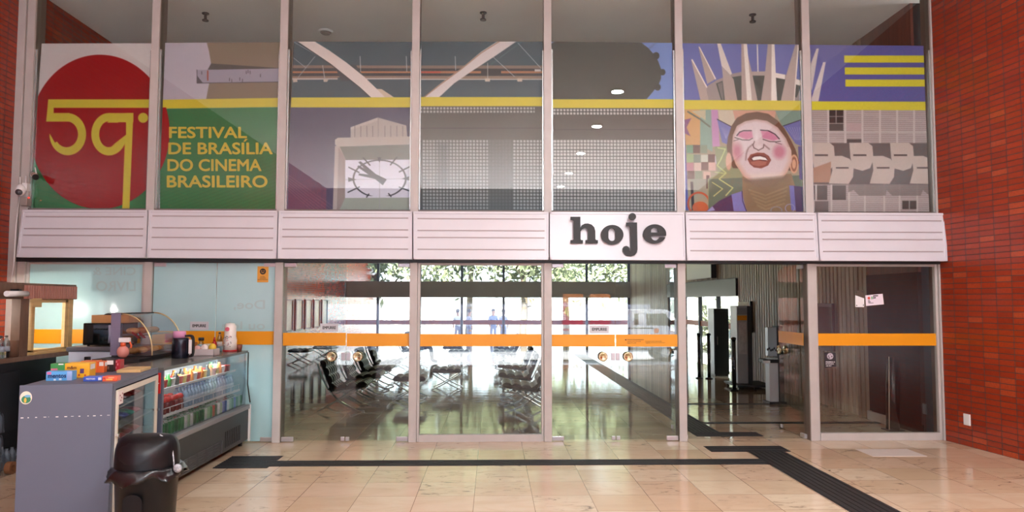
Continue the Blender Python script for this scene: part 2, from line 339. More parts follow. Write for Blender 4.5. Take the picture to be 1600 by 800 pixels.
# black rubber guide strips let into the marble
def strip(mb, x0, x1, y0, y1, along):
    mb.box(x0, x1, y0, y1, 0.0, 0.003)
    n = max(2, int(round(((y1-y0) if along == 'x' else (x1-x0))/0.06)))
    for k in range(n):
        if along == 'x':
            c = y0+(k+0.5)*(y1-y0)/n; mb.box(x0, x1, c-0.014, c+0.014, 0.003, 0.007)
        else:
            c = x0+(k+0.5)*(x1-x0)/n; mb.box(c-0.014, c+0.014, y0, y1, 0.003, 0.007)
    return mb
m = strip(MB(), -2.42, 3.08, 8.18, 8.46, 'x'); strip(m, -3.0, -2.42, 8.1, 8.72, 'x')
strip(m, 2.62, 3.58, 8.86, 9.2, 'x'); strip(m, 3.06, 3.5, 2.0, 8.86, 'y')
solo(m, 'tactile_paving', RUBBER, 'black ribbed guide strip on the lobby marble in front of the glass doors', 'tactile paving')
m = strip(MB(), 2.72, 3.62, 9.86, 10.16, 'x'); strip(m, 2.72, 3.12, 10.16, 25, 'y')
solo(m, 'tactile_paving', RUBBER, 'black ribbed guide strip running deep into the foyer behind the glass doors', 'tactile paving')
solo(MB().box(3.12, 5.78, 10.86, 11.0, 0, 0.004), 'floor_band', RUBBER, 'thin black band across the foyer floor just inside the open doors', 'floor band')
solo(MB().box(2.8, 5.2, 12.86, 13.0, 0, 0.004), 'floor_band', RUBBER, 'second black band on the foyer floor, by the silver terminal', 'floor band')
struct(MB().box(4.42, 5.06, 8.56, 8.98, 0, 0.003), 'trim_50', mat('pale_marble_patch', (222, 210, 200), 0.25, noise=0.03))

# ------------------------------------------------------------------ the glass front: posts
posts = [41, 237.5, 440, 648, 855.5, 1062, 1262.5, 1465]; PXs = [PY(p, 330, D).x for p in posts]
for i, x in enumerate(PXs):
    r = thing('trim_%d' % (i+1), (x, D, 0), None, None, kind='structure')
    MB().box(x-0.05, x+0.05, D-0.06, D-0.025, 0, ZC).build('flange', ALU, r, 0.004)
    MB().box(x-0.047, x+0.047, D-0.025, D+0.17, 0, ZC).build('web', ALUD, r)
xr = PXs[7]+0.14
struct(MB().box(PXs[7]+0.06, xr+0.1, D-0.08, D+0.2, 0, ZC), 'trim_9', ALU, bevel=0.004)
struct(MB().box(PXs[0]-0.16, PXs[0]-0.06, D-0.08, D+0.2, 0, ZC), 'trim_10', ALU, bevel=0.004)
ZM0, ZM1 = PY(800, 406, D).z, PY(800, 331, D).z                      # behind the marquee
struct(MB().box(PXs[0]-0.1, PXs[7]+0.1, D-0.07, D+0.12, ZM0-0.045, ZM0+0.03), 'trim_11', BLACK)
struct(MB().box(PXs[0]-0.1, PXs[7]+0.1, D-0.05, D+0.12, ZM0+0.03, ZM1+0.015), 'trim_12', mat('grey_backing', (120, 112, 108), 0.6))
for i in range(7):
    a, b = PXs[i]+0.052, PXs[i+1]-0.052
    r = thing('window_%d' % (i+1), ((a+b)/2, D, ZM1), None, None, kind='structure')
    MB().box(a, b, D-0.004, D+0.004, ZM1+0.02, ZC-0.01).build('pane', GLASS, r)
    MB().box(a, a+0.018, D-0.03, D-0.005, ZM1+0.02, PY(a/D*F+770, 78, D).z).build('edge_strip', SILVER, r)
    MB().box(b-0.018, b, D-0.03, D-0.005, ZM1+0.02, PY(b/D*F+770, 80, D).z).build('edge_strip', SILVER, r)

# ------------------------------------------------------------------ marquee letter boards
mtx = [35, 232, 435, 645, 858, 1070, 1276, 1477]; mbx = [25, 229, 433, 645, 858, 1072, 1280, 1481]
mty = [328, 328.5, 329.5, 330.5, 331.3, 332, 332.6, 333.2]; mby = [402, 403, 404.2, 405.2, 406, 407, 407.6, 408.2]
YT, YBm = D-0.14, D-0.21
rails = [(338.8, 357.6, 368, 386.8), (338, 356.4, 371.6, 390.4), (340.4, 359, 370.4, 389), (342, 360.5, 371.5, 390), None, (343.6, 362, 373.2, 392), (345, 363, 374.4, 393.2)]
GROOVE = mat('grey_rail', (168, 158, 160), 0.4)
where = ['at the far left end beside the brick wall', 'second from the left, above the frosted doors', 'above the doors in front of the row of lounge chairs', 'in the middle, left of the word sign',
         'with big black letters reading hoje', 'just right of the word sign, above the open door', 'at the right end beside the brick wall']
for i in range(7):
    T0, T1 = PY(mtx[i]+1, mty[i], YT), PY(mtx[i+1]-1, mty[i+1], YT); B0, B1 = PY(mbx[i]+1, mby[i], YBm), PY(mbx[i+1]-1, mby[i+1], YBm)
    r = thing('marquee_panel', tuple((B0+B1)/2), 'white marquee board '+where[i], 'sign', 'marquee boards over the doors')
    def q(u, v): return (B0.lerp(B1, u)).lerp(T0.lerp(T1, u), v)
    nrm = (B1-B0).cross(T0-B0).normalized()
    if nrm.y > 0: nrm = -nrm
    MB().prism([q(0, 0), q(1, 0), q(1, 1), q(0, 1)], (0, 0.1, 0)).build('board', WHITE, r, 0.003)
    m = MB(); e, g = 0.012, 0.045
    for (a, b, c, d) in ((0, 1, 0, g*1.6), (0, 1, 1-g, 1), (0, e, 0, 1), (1-e, 1, 0, 1)):
        m.prism([q(a, c), q(b, c), q(b, d), q(a, d)], nrm*0.012)
    m.build('frame', WHITE, r, 0.002)
    if rails[i]:
        for ry in rails[i]:
            v = ((mby[i]+mby[i+1])/2-ry)/((mby[i]+mby[i+1])/2-(mty[i]+mty[i+1])/2); hv = 0.011
            MB().prism([q(0.03, v-hv), q(0.97, v-hv), q(0.97, v+hv), q(0.03, v+hv)], nrm*0.008).build('rail', GROOVE, r)
    else:
        BL = mat('black_letter', (26, 25, 25), 0.5)
        def cp(pts): return [(870+x/8, 325+y/8) for x, y in pts]
        Hh = [(168,115),(290,115),(290,250),(310,218),(345,200),(385,198),(430,212),(462,245),(475,290),(477,395),(490,405),(508,405),(508,445),(355,445),(355,405),(372,405),(385,395),(385,300),(378,272),(360,258),(335,258),(308,272),(292,300),(292,395),(302,405),(322,405),(322,445),(168,445),(168,405),(190,405),(205,395),(205,165),(195,155),(168,152)]
        Oo = [arc(686,338,140,122,0,360,40)[:-1], arc(683,305,44,45,180,360,14)+arc(683,372,44,44,0,180,14)]
        Jj = [arc(937,113,46,45,0,360,24)[:-1], [(862,185),(995,185),(1000,520),(992,560),(965,592),(920,608),(875,603),(840,580),(818,545),(816,510),(832,485),(860,476),(888,487),(904,510),(903,545),(912,535),(914,500),(910,250),(900,236),(862,232)]]
        Ee = [arc(1215,328,143,120,10.5,-340,44)+[(1275,368),(1262,390),(1240,406),(1215,410),(1188,398),(1172,375),(1168,352),(1356,352)], [(1168,310),(1170,278),(1190,257),(1215,250),(1240,260),(1255,285),(1258,310)]]
        for nm, sp in (('letter', [Hh]), ('letter', Oo), ('letter', Jj), ('letter', Ee)):
            V, Fc = curve_shape([[(x/100, -y/100) for x, y in s_] for s_ in sp], 0.02); m = MB(); W = []
            for p in V:
                x, y_ = 870+p.x*100/8, 325-p.y*100/8
                c = PY(x, y_, D-0.18); W.append(c+Vector((0, -0.035-p.z*1.2, 0)))
            m.add(W, Fc).build(nm, BL, r)

# ------------------------------------------------------------------ posters
def s2l(c): c = np.asarray(c, float)/255; return np.where(c <= 0.04045, c/12.92, ((c+0.055)/1.055)**2.4)
class Cv:
    def __init__(s, corners, step=0.75):
        T0, T1, B0, B1 = [PY(*c, D+0.02) for c in corners]; s.q = (T0, T1, B0, B1)
        n = int((corners[1][0]-corners[0][0])/step); k = int((corners[2][1]-corners[0][1])/step); s.n, s.k = n, k
        u = np.linspace(0, 1, n+1)[None, :]; v = np.linspace(0, 1, k+1)[:, None]
        s.W = [((1-u)*(1-v)*T0[a]+u*(1-v)*T1[a]+(1-u)*v*B0[a]+u*v*B1[a]) for a in range(3)]
        s.x, s.y = proj(*s.W); s.c = np.zeros(s.x.shape+(3,)); s.org = (0, 0); s.sc = 1.0
    def at(s, ox, oy, sc): s.org, s.sc = (ox, oy), sc; return s
    def P(s, pts): return [(s.org[0]+x/s.sc, s.org[1]+y/s.sc) for x, y in pts]
    def put(s, a, col):
        a = np.clip(a, 0, 1)[..., None]; s.c = s.c*(1-a)+np.asarray(col, float)*a
    def fill(s, col): s.c[:] = col
    def sdpoly(s, pts):
        pts = s.P(pts); x, y = s.x, s.y; d = np.full(x.shape, 1e9); ins = np.zeros(x.shape, bool)
        for i in range(len(pts)):
            (ax, ay), (bx, by) = pts[i], pts[(i+1) % len(pts)]; ex, ey = bx-ax, by-ay
            L = ex*ex+ey*ey+1e-9; t = np.clip(((x-ax)*ex+(y-ay)*ey)/L, 0, 1); d = np.minimum(d, (x-ax-t*ex)**2+(y-ay-t*ey)**2)
            if ay != by: ins ^= ((ay > y) != (by > y)) & (x < ex*(y-ay)/(by-ay)+ax)
        d = np.sqrt(d); return np.where(ins, -d, d)
    def poly(s, pts, col, al=1.0, soft=0.5): s.put(al*np.clip(0.5-s.sdpoly(pts)/(2*soft), 0, 1), col)
    def rect(s, x0, y0, x1, y1, col, al=1.0, soft=0.4): s.poly([(x0, y0), (x1, y0), (x1, y1), (x0, y1)], col, al, soft)
    def sdell(s, cx, cy, rx, ry):
        (cx, cy), = s.P([(cx, cy)]); rx, ry = rx/s.sc, ry/s.sc
        k = np.sqrt(((s.x-cx)/rx)**2+((s.y-cy)/ry)**2); return (k-1)*min(rx, ry)
    def ell(s, cx, cy, rx, ry, col, al=1.0, soft=0.5): s.put(al*np.clip(0.5-s.sdell(cx, cy, rx, ry)/(2*soft), 0, 1), col)
    def ring(s, cx, cy, rx, ry, w, col, al=1.0): s.put(al*np.clip(0.5-(np.abs(s.sdell(cx, cy, rx, ry))-w/2/s.sc), 0, 1), col)
    def line(s, pts, w, col, al=1.0, soft=0.5):
        pts = s.P(pts); d = np.full(s.x.shape, 1e9)
        for (ax, ay), (bx, by) in zip(pts[:-1], pts[1:]):
            ex, ey = bx-ax, by-ay; t = np.clip(((s.x-ax)*ex+(s.y-ay)*ey)/(ex*ex+ey*ey+1e-9), 0, 1)
            d = np.minimum(d, np.hypot(s.x-ax-t*ex, s.y-ay-t*ey))
        s.put(al*np.clip(0.5-(d-w/2/s.sc)/(2*soft), 0, 1), col)
    def grain(s, amp): s.c *= 1+amp*rng.standard_normal(s.c.shape[:2])[..., None]
    def grad(s, mask, c0, c1, axis='y'):
        t = (s.y-s.y.min())/(np.ptp(s.y)) if axis == 'y' else (s.x-s.x.min())/np.ptp(s.x)
        col = np.asarray(c0)*(1-t[..., None])+np.asarray(c1)*t[..., None]; m_ = np.clip(mask, 0, 1)[..., None]; s.c = s.c*(1-m_)+col*m_
    def done(s, label, extra=None):
        k, n = s.k+1, s.n+1; V = np.stack([a.ravel() for a in s.W], 1); org = Vector(((s.q[2].x+s.q[3].x)/2, D+0.02, s.q[2].z)); V = V-np.array(org)
        me = bpy.data.meshes.new('window_poster'); idx = np.arange(k*n).reshape(k, n)
        quads = np.stack([idx[:-1, :-1], idx[1:, :-1], idx[1:, 1:], idx[:-1, 1:]], -1).reshape(-1, 4)
        Vb = np.array([[p.x-org.x, 0.003, p.z-org.z] for p in s.q]); nv = len(V)
        allv = np.concatenate([V, Vb]); edge = []
        me.vertices.add(len(allv)); me.vertices.foreach_set('co', allv.ravel())
        tl, tr, bl, br = 0, n-1, (k-1)*n, k*n-1; T0, T1, B0, B1 = nv, nv+1, nv+2, nv+3
        top = list(idx[0, :]); bot = list(idx[-1, :]); lf = list(idx[:, 0]); rg = list(idx[:, -1])
        polys = [[T0, T1, B1, B0][::-1], [T1, T0]+top, [B0, B1]+bot[::-1], [T0, B0]+lf[::-1], [B1, T1]+rg]
        loops = np.concatenate([quads.ravel()]+[np.array(p) for p in polys]); tot = np.concatenate([np.full(len(quads), 4), [len(p) for p in polys]]); st = np.concatenate([[0], np.cumsum(tot)[:-1]])
        me.loops.add(len(loops)); me.loops.foreach_set('vertex_index', loops.astype(np.int32)); me.polygons.add(len(tot)); me.polygons.foreach_set('loop_start', st.astype(np.int32))
        me.update(calc_edges=True)
        ca = me.color_attributes.new('print', 'FLOAT_COLOR', 'POINT'); col = np.ones((len(allv), 4)); col[:nv, :3] = s2l(np.clip(s.c, 0, 255)).reshape(-1, 3)*PGAIN; col[nv:, :3] = 0.6
        ca.data.foreach_set('color', np.clip(col, 0, 1).ravel().astype(np.float32)); me.materials.append(PRINT)
        o = bpy.data.objects.new('window_poster', me); C.objects.link(o); o.location = org; WORLD[o.name] = Matrix.Translation(org)
        tag(o, label, 'poster', 'posters on the upper glass'); return o
PGAIN = 1.3
pm = NT('printed_film'); pa = pm.n('ShaderNodeAttribute', attribute_name='print'); pm.t.links.new(pa.outputs['Color'], pm.p.inputs['Base Color']); pm.p.inputs['Roughness'].default_value = 0.7; pm.p.inputs['Specular IOR Level'].default_value = 0.05; PRINT = pm.m
YEL = (203, 186, 62); RED = (150, 22, 28); GRN = (44, 116, 72); SLATE = (64, 82, 92)
# 1: red disc with the festival number
c = Cv([(65, 68), (244, 67.5), (47, 327), (236, 328)]); c.fill((206, 197, 198)); c.put(np.clip(c.y-161, 0, 1), GRN)
c.ell(156, 206, 109, 120.5, RED); c.at(50, 70, 3.076)
c.poly([(78, 262), (640, 262), (640, 303), (104, 303), (104, 328), (180, 328), (180, 369), (68, 369)], YEL)
o_ = np.clip(0.5-c.sdell(172, 430, 88, 101), 0, 1)*np.clip(0.5+c.sdell(166, 430, 55, 62), 0, 1)
keep = np.clip(0.5-c.sdpoly([(172, 326), (300, 326), (300, 560), (60, 560), (60, 440), (86, 428), (110, 470), (172, 440)]), 0, 1); c.put(o_*keep, YEL)
o_ = np.clip(0.5-c.sdell(370, 430, 85, 102), 0, 1); c.put(o_*np.clip(0.5-c.sdpoly([(250, 320), (372, 320), (460, 430), (452, 480), (440, 560), (250, 560)]), 0, 1), YEL)
c.poly([(368, 328), (487, 328), (487, 372), (368, 372)], YEL); c.poly([(453, 328), (487, 328), (468, 800), (433, 800), (447, 440)], YEL)
c.poly([(360, 374), (452, 374), (452, 432)]+[(452-i*9, 432+i*7) for i in range(1, 7)]+arc(368, 430, 45, 62, 70, 270, 20), RED)
c.ell(534, 351, 24, 24, YEL); c.grain(0.012)
c.done('poster of a big red disc with a yellow number 59, leftmost on the upper glass')
# 2: festival title
c = Cv([(258, 67), (441, 66), (248, 328), (436, 328)]); c.fill((178, 170, 184)); c.at(250, 55, 2.855)
c.poly([(200, 0), (218, 70), (228, 128), (222, 200), (205, 290), (560, 290), (560, 0)], (128, 113, 98))
c.poly([(228, 126), (560, 148), (560, 156), (210, 158)], (82, 76, 76)); c.poly([(165, 155), (560, 148), (560, 208), (165, 215)], (152, 146, 164)); c.line([(165, 155), (165, 214), (560, 208)], 3, (70, 66, 72))
c.poly([(165, 180), (192, 214), (165, 214)], (80, 78, 84)); c.line([(213, 160), (213, 200)], 6, (150, 70, 50))
for x, y in ((310, 198), (320, 203), (356, 196), (368, 202), (385, 166), (393, 162), (402, 166), (448, 180), (186, 168)): c.line([(x, y-6), (x, y+6)], 3, (80, 72, 78))
c.poly([(0, 288), (560, 279), (560, 320), (0, 328)], YEL); c.poly([(0, 328), (560, 320), (560, 800), (0, 800)], GRN)
st = np.clip(np.sin((c.x*0.35+c.y)*1.1)*1.5, 0, 1)*np.clip((c.y-200+0.4*(c.x-250))/160, 0, 1)*(c.y > 168); c.put(st*0.22, (30, 88, 56))
c.at(0, 0, 1); a = np.clip(0.5-c.sdell(156, 206, 109, 120.5), 0, 1)*(c.y > 168); c.put(a, RED); c.grain(0.012)
po = c.done('poster with a yellow festival title in four lines on green, beside the red disc')
m = MB(); TY = mat('yellow_print', (222, 200, 70), 0.45)
for s_, (x0, x1, y0, y1) in (('FESTIVAL', (40, 388, 408, 460)), ('DE BRASILIA', (37, 503, 478, 532)), ('DO CINEMA', (33, 453, 552, 607)), ('BRASILEIRO', (30, 480, 625, 680))):
    f_ = lambda x, y: PY(250+x/2.855, 55+y/2.855, D+0.016)
    text_into(m, s_, f_(x0, y1), f_(x1, y1)-f_(x0, y1), f_(x0, y0)-f_(x0, y1), 0, 0.024)
m.prism([f_(372, 475), f_(380, 463), f_(392, 463), f_(380, 475)], (0, -0.001, 0)); m.build('title_lettering', TY, po)
# 3 and 4: bridge above; clock tower and pierced wall below
def bridge(c, sx, flip=False):
    c.poly([(-50, 340), (1600, 345), (1600, 376), (-50, 376)], (128, 110, 102)); c.poly([(-50, 376), (1600, 376), (1600, 408), (-50, 408)], (58, 62, 66))
    c.poly([(-50, 410), (1600, 410), (1600, 430), (-50, 436)], (172, 116, 86)); c.poly([(-50, 430), (1600, 430), (1600, 462), (-50, 466)], (60, 60, 64)); c.poly([(-50, 466), (1600, 462), (1600, 486), (-50, 490)], (140, 116, 104)); c.poly([(-50, 490), (1600, 487), (1600, 499), (-50, 505)], (196, 186, 186))
c = Cv([(459, 65), (645, 65.5), (447, 328), (641, 328)]); c.fill((74, 72, 96)); c.at(445, 55, 7.27); c.rect(-50, -50, 1700, 720, SLATE); bridge(c, 1)
c.poly([(600, 480), (900, 480), (1000, 620), (620, 620)], SLATE); c.poly([(560, 330), (800, 330), (930, 520), (640, 520)], (66, 72, 78))
c.line([(345, 240), (150, 480)], 6, (160, 165, 172)); c.line([(70, 235), (240, 370)], 6, (160, 165, 172)); c.line([(430, 345), (455, 500)], 9, (170, 165, 165)); c.line([(100, 75), (560, 340)], 7, (150, 160, 170))
for x in (855, 1380): c.line([(x, 240), (x+6, 410)], 8, (165, 172, 178))
c.poly([(90, 505), (140, 500), (145, 530), (95, 535)], (190, 176, 166)); c.poly([(440, 500), (495, 505), (480, 530), (440, 530)], (190, 176, 166))
c.poly([(1045, 610), (1100, 612), (1245, 708), (1100, 708)], (198, 180, 164))
c.poly([(130, 60), (320, 60), (500, 170), (700, 310), (900, 470), (1040, 605), (1140, 708), (978, 708), (850, 590), (700, 470), (520, 325), (350, 210)], (214, 200, 198)); c.line([(130, 72), (350, 214), (520, 330), (700, 474), (850, 594), (970, 704)], 10, (66, 62, 66))
c.poly([(40, 708), (1600, 704), (1600, 820), (40, 820)], YEL); c.at(445, 160, 4.571)
a = (c.y > 166.5)*1.0; c.grad(a*0.8*np.clip(1-(c.x-447)/120, 0, 1)*np.clip((c.y-200)/110, 0, 1), (80, 64, 96), (104, 74, 100))
for k in range(7): c.line([(20-0, 515+k*18), (340, 740+k*26)], 2.5, (140, 110, 120), 0.5)
c.line([(0, 186), (1000, 186)], 4, (60, 58, 78), 0.6)
c.poly([(470, 178), (665, 108), (868, 165), (875, 250), (470, 255)], (168, 158, 156)); c.poly([(470, 178), (665, 108), (665, 130), (470, 196)], (180, 170, 168)); c.line([(667, 112), (667, 248)], 3, (120, 112, 112))
for x in (500, 543, 586, 628, 715, 757, 800, 842): c.line([(x, 170), (x, 246)], 4, (104, 96, 98))
c.poly([(372, 312), (905, 300), (905, 412), (430, 414)], (106, 108, 102)); c.poly([(358, 312), (390, 312), (436, 412), (430, 770), (342, 770)], (172, 158, 156)); c.poly([(384, 318), (436, 412), (432, 770), (372, 770)], (146, 132, 130))
c.poly([(358, 268), (380, 252), (905, 243), (905, 300), (374, 316), (358, 300)], (176, 166, 162)); c.poly([(432, 412), (905, 408), (905, 682), (430, 684)], (206, 204, 222)); c.poly([(430, 683), (905, 680), (905, 770), (390, 770)], (150, 156, 148))
c.line([(677, 412), (677, 770)], 3, (150, 150, 160)); c.line([(432, 552), (905, 545)], 3, (150, 150, 160)); DK = (62, 62, 68)
rg = np.clip(0.5-(np.abs(c.sdell(677, 545, 187, 132))-0.9), 0, 1); c.put(rg*(1-((np.abs(c.x-592) < 19) & (c.y > 306))), DK)
for (a_, b_) in (((560, 395), (608, 448)), ((800, 392), (755, 446)), ((895, 458), (818, 496)), ((895, 634), (818, 606)), ((758, 672), (742, 652)), ((585, 676), (600, 655)), ((452, 642), (532, 604)), ((458, 464), (530, 500))): c.line([a_, b_], 9, DK)
c.poly([(452, 535), (512, 551), (454, 568)], DK); c.poly([(900, 525), (835, 545), (900, 560)], DK); c.poly([(660, 392), (690, 392), (676, 430)], DK)
c.poly([(700, 592), (635, 540), (525, 428), (540, 420), (650, 512), (728, 550)], DK); c.poly([(640, 545), (518, 460), (526, 450), (655, 520)], DK); c.poly([(640, 546), (526, 520), (530, 508), (650, 522)], DK); c.grain(0.015)
c.done('poster of a square clock tower below a white bridge arch')
def lattice(c, x0, x1, y0, y1, col, bg, pitch=14.9, w=10.2, al=1.0):
    c.rect(x0, y0, x1, y1, bg); (ax, ay), (bx, by) = c.P([(x0, y0), (x1, y1)]); p = pitch/c.sc; hw = w/2/c.sc
    fx_ = np.abs(((c.x-ax)/p) % 1-0.5)*p; fy_ = np.abs(((c.y-ay)/p) % 1-0.5)*p
    k = np.clip((hw-fx_)/0.6+0.5, 0, 1)*np.clip((hw-fy_)/0.6+0.5, 0, 1)*((c.x > ax) & (c.x < bx) & (c.y > ay) & (c.y < by)); c.put(k*al, col)
c = Cv([(657, 65), (848, 65), (655, 328), (848, 329)]); c.fill((78, 76, 72)); c.at(650, 55, 2.857); c.rect(-10, -10, 700, 280, SLATE)
c.rect(-10, 135, 700, 149, (126, 110, 102)); c.rect(-10, 149, 700, 160, (58, 60, 64)); c.rect(-10, 160, 700, 170, (164, 112, 84)); c.rect(-10, 170, 700, 182, (58, 60, 64)); c.rect(-10, 182, 700, 195, (138, 118, 106)); c.rect(-10, 195, 700, 199, (190, 182, 182))
c.rect(290, 155, 380, 175, (52, 56, 60)); c.rect(18, 162, 110, 168, (180, 70, 60)); c.line([(345, 98), (440, 185)], 2.2, (170, 180, 188)); c.line([(455, 35), (558, 148)], 2.2, (170, 180, 188)); c.line([(320, 125), (320, 195)], 3, (170, 170, 170)); c.line([(175, 95), (177, 155)], 3, (165, 172, 178)); c.line([(470, 30), (335, 130)], 1.5, (90, 130, 130))
c.rect(308, 193, 330, 207, (190, 176, 166)); c.rect(452, 193, 474, 207, (190, 176, 166)); c.rect(530, 152, 558, 162, (190, 186, 186))
c.poly([(375, 20), (460, 20), (350, 95), (250, 160), (170, 215), (100, 280), (30, 280), (110, 215), (200, 150), (290, 75)], (204, 194, 196)); c.line([(375, 26), (290, 80), (200, 153), (110, 219), (35, 278)], 4, (150, 112, 90))
c.rect(-10, 276, 700, 317, YEL); lattice(c, 15, 530, 319, 350, (160, 158, 158), (70, 70, 68)); c.rect(-10, 350, 700, 466, (80, 78, 74)); c.line([(0, 415), (600, 415)], 3, (52, 50, 50))
lattice(c, 28, 322, 466, 800, (152, 152, 152), (80, 80, 78)); lattice(c, 432, 560, 466, 800, (160, 160, 160), (80, 80, 78)); lattice(c, 322, 432, 466, 800, (104, 104, 103), (88, 88, 86), al=0.8)
c.rect(95, 480, 145, 670, (70, 72, 72), 0.45, 6); c.put(np.clip((c.y-290)/45, 0, 1)*0.35, (90, 108, 118)); c.grain(0.015)
c.done('poster of a grey pierced-block wall under the foot of a white bridge arch')
c = Cv([(861, 65), (1050, 67), (861, 329), (1057, 330)]); c.fill((74, 74, 70)); c.at(855, 55, 2.857); c.rect(-10, -10, 700, 290, (110, 134, 192))
c.poly([(-10, -10), (400, -10), (420, 34), (450, 56), (475, 84), (495, 115), (508, 150), (508, 195), (495, 225), (470, 255), (440, 290), (-10, 290)], (68, 72, 69))
for x, y, r_ in ((486, 92, 15), (515, 165, 13), (493, 232, 14)): c.ell(x, y, r_, r_*1.1, (60, 64, 64))
for k in range(9): c.line([(200, 290), (20+k*60, 20)], 5, (76, 80, 78), 0.35, 2)
c.poly([(10, 20), (40, 26), (14, 40)], (150, 160, 190))
c.rect(-10, 286, 700, 325, YEL); lattice(c, 10, 560, 327, 357, (176, 172, 172), (62, 62, 62)); c.rect(-10, 357, 700, 466, (78, 74, 70)); c.line([(0, 421), (600, 421)], 3, (52, 50, 50)); lattice(c, 12, 580, 466, 800, (176, 174, 174), (74, 74, 74), 14.9, 11.2)
for y in (512, 541, 600, 660, 720): c.rect(10, y-2, 580, y+2, (66, 66, 66), 0.7)
c.put(np.clip((c.y-270)/55, 0, 1)*0.25, (110, 120, 124)); c.grain(0.015)
c.done('poster of a round dark dish against blue sky above a pale square-grid wall')
# 6: fins and a painted face
c = Cv([(1065, 67.5), (1248, 69.5), (1071, 331), (1257, 331)]); c.fill((98, 104, 166)); c.at(1060, 60, 8.0); G1, G2, W1 = (168, 150, 146), (146, 134, 134), (222, 212, 208)
c.poly([(265, 780), (370, 590), (480, 520), (680, 440), (800, 415), (1080, 415), (1330, 450), (1520, 520), (1520, 780)], G2)
c.poly([(925, 415), (1080, 412), (1080, 465), (925, 465)], (166, 150, 146)); c.poly([(1210, 430), (1335, 455), (1330, 510), (1210, 490)], W1); c.poly([(1450, 500), (1530, 530), (1530, 590), (1450, 570)], W1)
DG = (62, 70, 68); c.poly([(665, 485), (790, 465), (795, 780), (740, 780)], DG); c.poly([(925, 465), (1080, 465), (1030, 780), (990, 780)], DG); c.poly([(1210, 490), (1340, 515), (1280, 780), (1235, 780)], DG); c.poly([(1450, 570), (1530, 600), (1480, 740), (1450, 730)], DG); c.poly([(470, 565), (552, 530), (580, 780), (535, 780)], DG); c.poly([(490, 568), (548, 548), (566, 770), (545, 770)], (112, 108, 110))
c.poly([(160, 270), (175, 262), (360, 610), (350, 640), (380, 790), (280, 790)], G1); c.poly([(160, 262), (178, 262), (362, 608), (350, 618)], W1)
c.poly([(250, 105), (265, 105), (470, 505), (360, 570)], G1); c.poly([(254, 104), (266, 104), (472, 505), (458, 515)], W1)
c.poly([(480, 40), (520, 40), (670, 440), (650, 460), (540, 345)], (206, 194, 190)); c.poly([(540, 345), (650, 460), (690, 510), (740, 790), (585, 790), (550, 420)], G1)
c.poly([(785, 40), (830, 40), (880, 260), (925, 450), (990, 790), (790, 790)], G1); c.poly([(812, 40), (855, 40), (920, 790), (858, 790)], W1)
c.line([(985, 40), (995, 410)], 16, (196, 190, 190)); c.poly([(1120, 40), (1170, 40), (1180, 790), (1035, 790), (1080, 460)], G1); c.poly([(1166, 40), (1200, 40), (1232, 790), (1160, 790)], W1)
c.poly([(1460, 80), (1505, 80), (1450, 790), (1280, 790), (1350, 450)], G1); c.poly([(1490, 80), (1508, 80), (1452, 790), (1440, 790)], W1); c.poly([(-10, 770), (1600, 780), (1600, 900), (-10, 890)], YEL)
c.at(1060, 165, 4.705); BR = (96, 70, 56)
c.poly([(-10, 28), (960, 36), (960, 800), (-10, 800)], (150, 138, 118)); c.poly([(10, 28), (170, 30), (160, 290), (30, 290)], (190, 146, 96)); c.poly([(160, 30), (260, 30), (250, 340), (160, 290)], (124, 150, 140)); c.poly([(240, 30), (290, 30), (305, 310), (250, 300)], (176, 128, 172))
c.poly([(290, 32), (440, 34), (400, 160), (300, 110)], (186, 174, 158)); c.poly([(400, 36), (720, 38), (700, 120), (420, 120)], (190, 140, 122)); c.poly([(712, 38), (900, 40), (900, 130), (760, 150)], (116, 142, 132))
c.line([(70, 45), (160, 100), (230, 155)], 12, (96, 104, 92)); c.poly([(95, 40), (200, 32), (200, 108)], (176, 166, 140)); c.poly([(20, 110), (95, 92), (60, 160), (88, 225), (20, 190)], (128, 84, 120)); c.poly([(20, 200), (48, 200), (75, 770), (30, 770)], (88, 92, 158))
sq = [(60, 290, 106, 142, 118), (108, 290, 92, 70, 62), (160, 290, 120, 136, 116), (60, 358, 140, 160, 118), (112, 360, 108, 122, 108), (166, 362, 178, 180, 168), (218, 358, 96, 66, 60), (268, 370, 180, 176, 186), (60, 420, 170, 118, 128), (116, 420, 190, 166, 158), (168, 415, 98, 66, 60), (222, 418, 196, 158, 150), (66, 480, 104, 78, 70), (122, 480, 122, 132, 110), (184, 485, 190, 160, 146)]
for x, y, r_, g_, b_ in sq: c.rect(x, y, x+52, y+60, (r_, g_, b_))
c.poly([(90, 540), (210, 540), (215, 690), (100, 690)], (140, 140, 124)); c.rect(205, 512, 228, 610, (70, 48, 44)); c.poly([(88, 560), (108, 560), (118, 770), (98, 770)], (52, 44, 44)); c.ring(150, 720, 78, 80, 14, (172, 82, 56)); c.ell(160, 750, 58, 45, (178, 92, 58))
c.poly([(265, 300), (380, 300), (470, 520), (470, 700), (220, 770), (215, 540), (290, 500)], (132, 140, 108)); c.poly([(225, 540), (900, 512), (940, 800), (220, 800)], (78, 100, 88), 0.85)
for z in (0, 1): c.line([(290, 310), (345, 320), (310, 400), (285, 440), (350, 495), (300, 540), (400, 605), (350, 660)][:8], 7, (176, 186, 128))
c.line([(250, 565), (325, 612), (260, 665)], 7, (172, 184, 128)); c.line([(270, 490), (350, 500)], 6, (176, 186, 128))
c.poly([(285, 100), (400, 160), (370, 290), (320, 270)], (104, 108, 168)); c.line([(285, 100), (400, 160)], 6, (40, 36, 50)); c.poly([(770, 150), (900, 105), (905, 300), (860, 280)], (98, 102, 160)); c.line([(770, 150), (900, 105)], 6, (40, 36, 50))
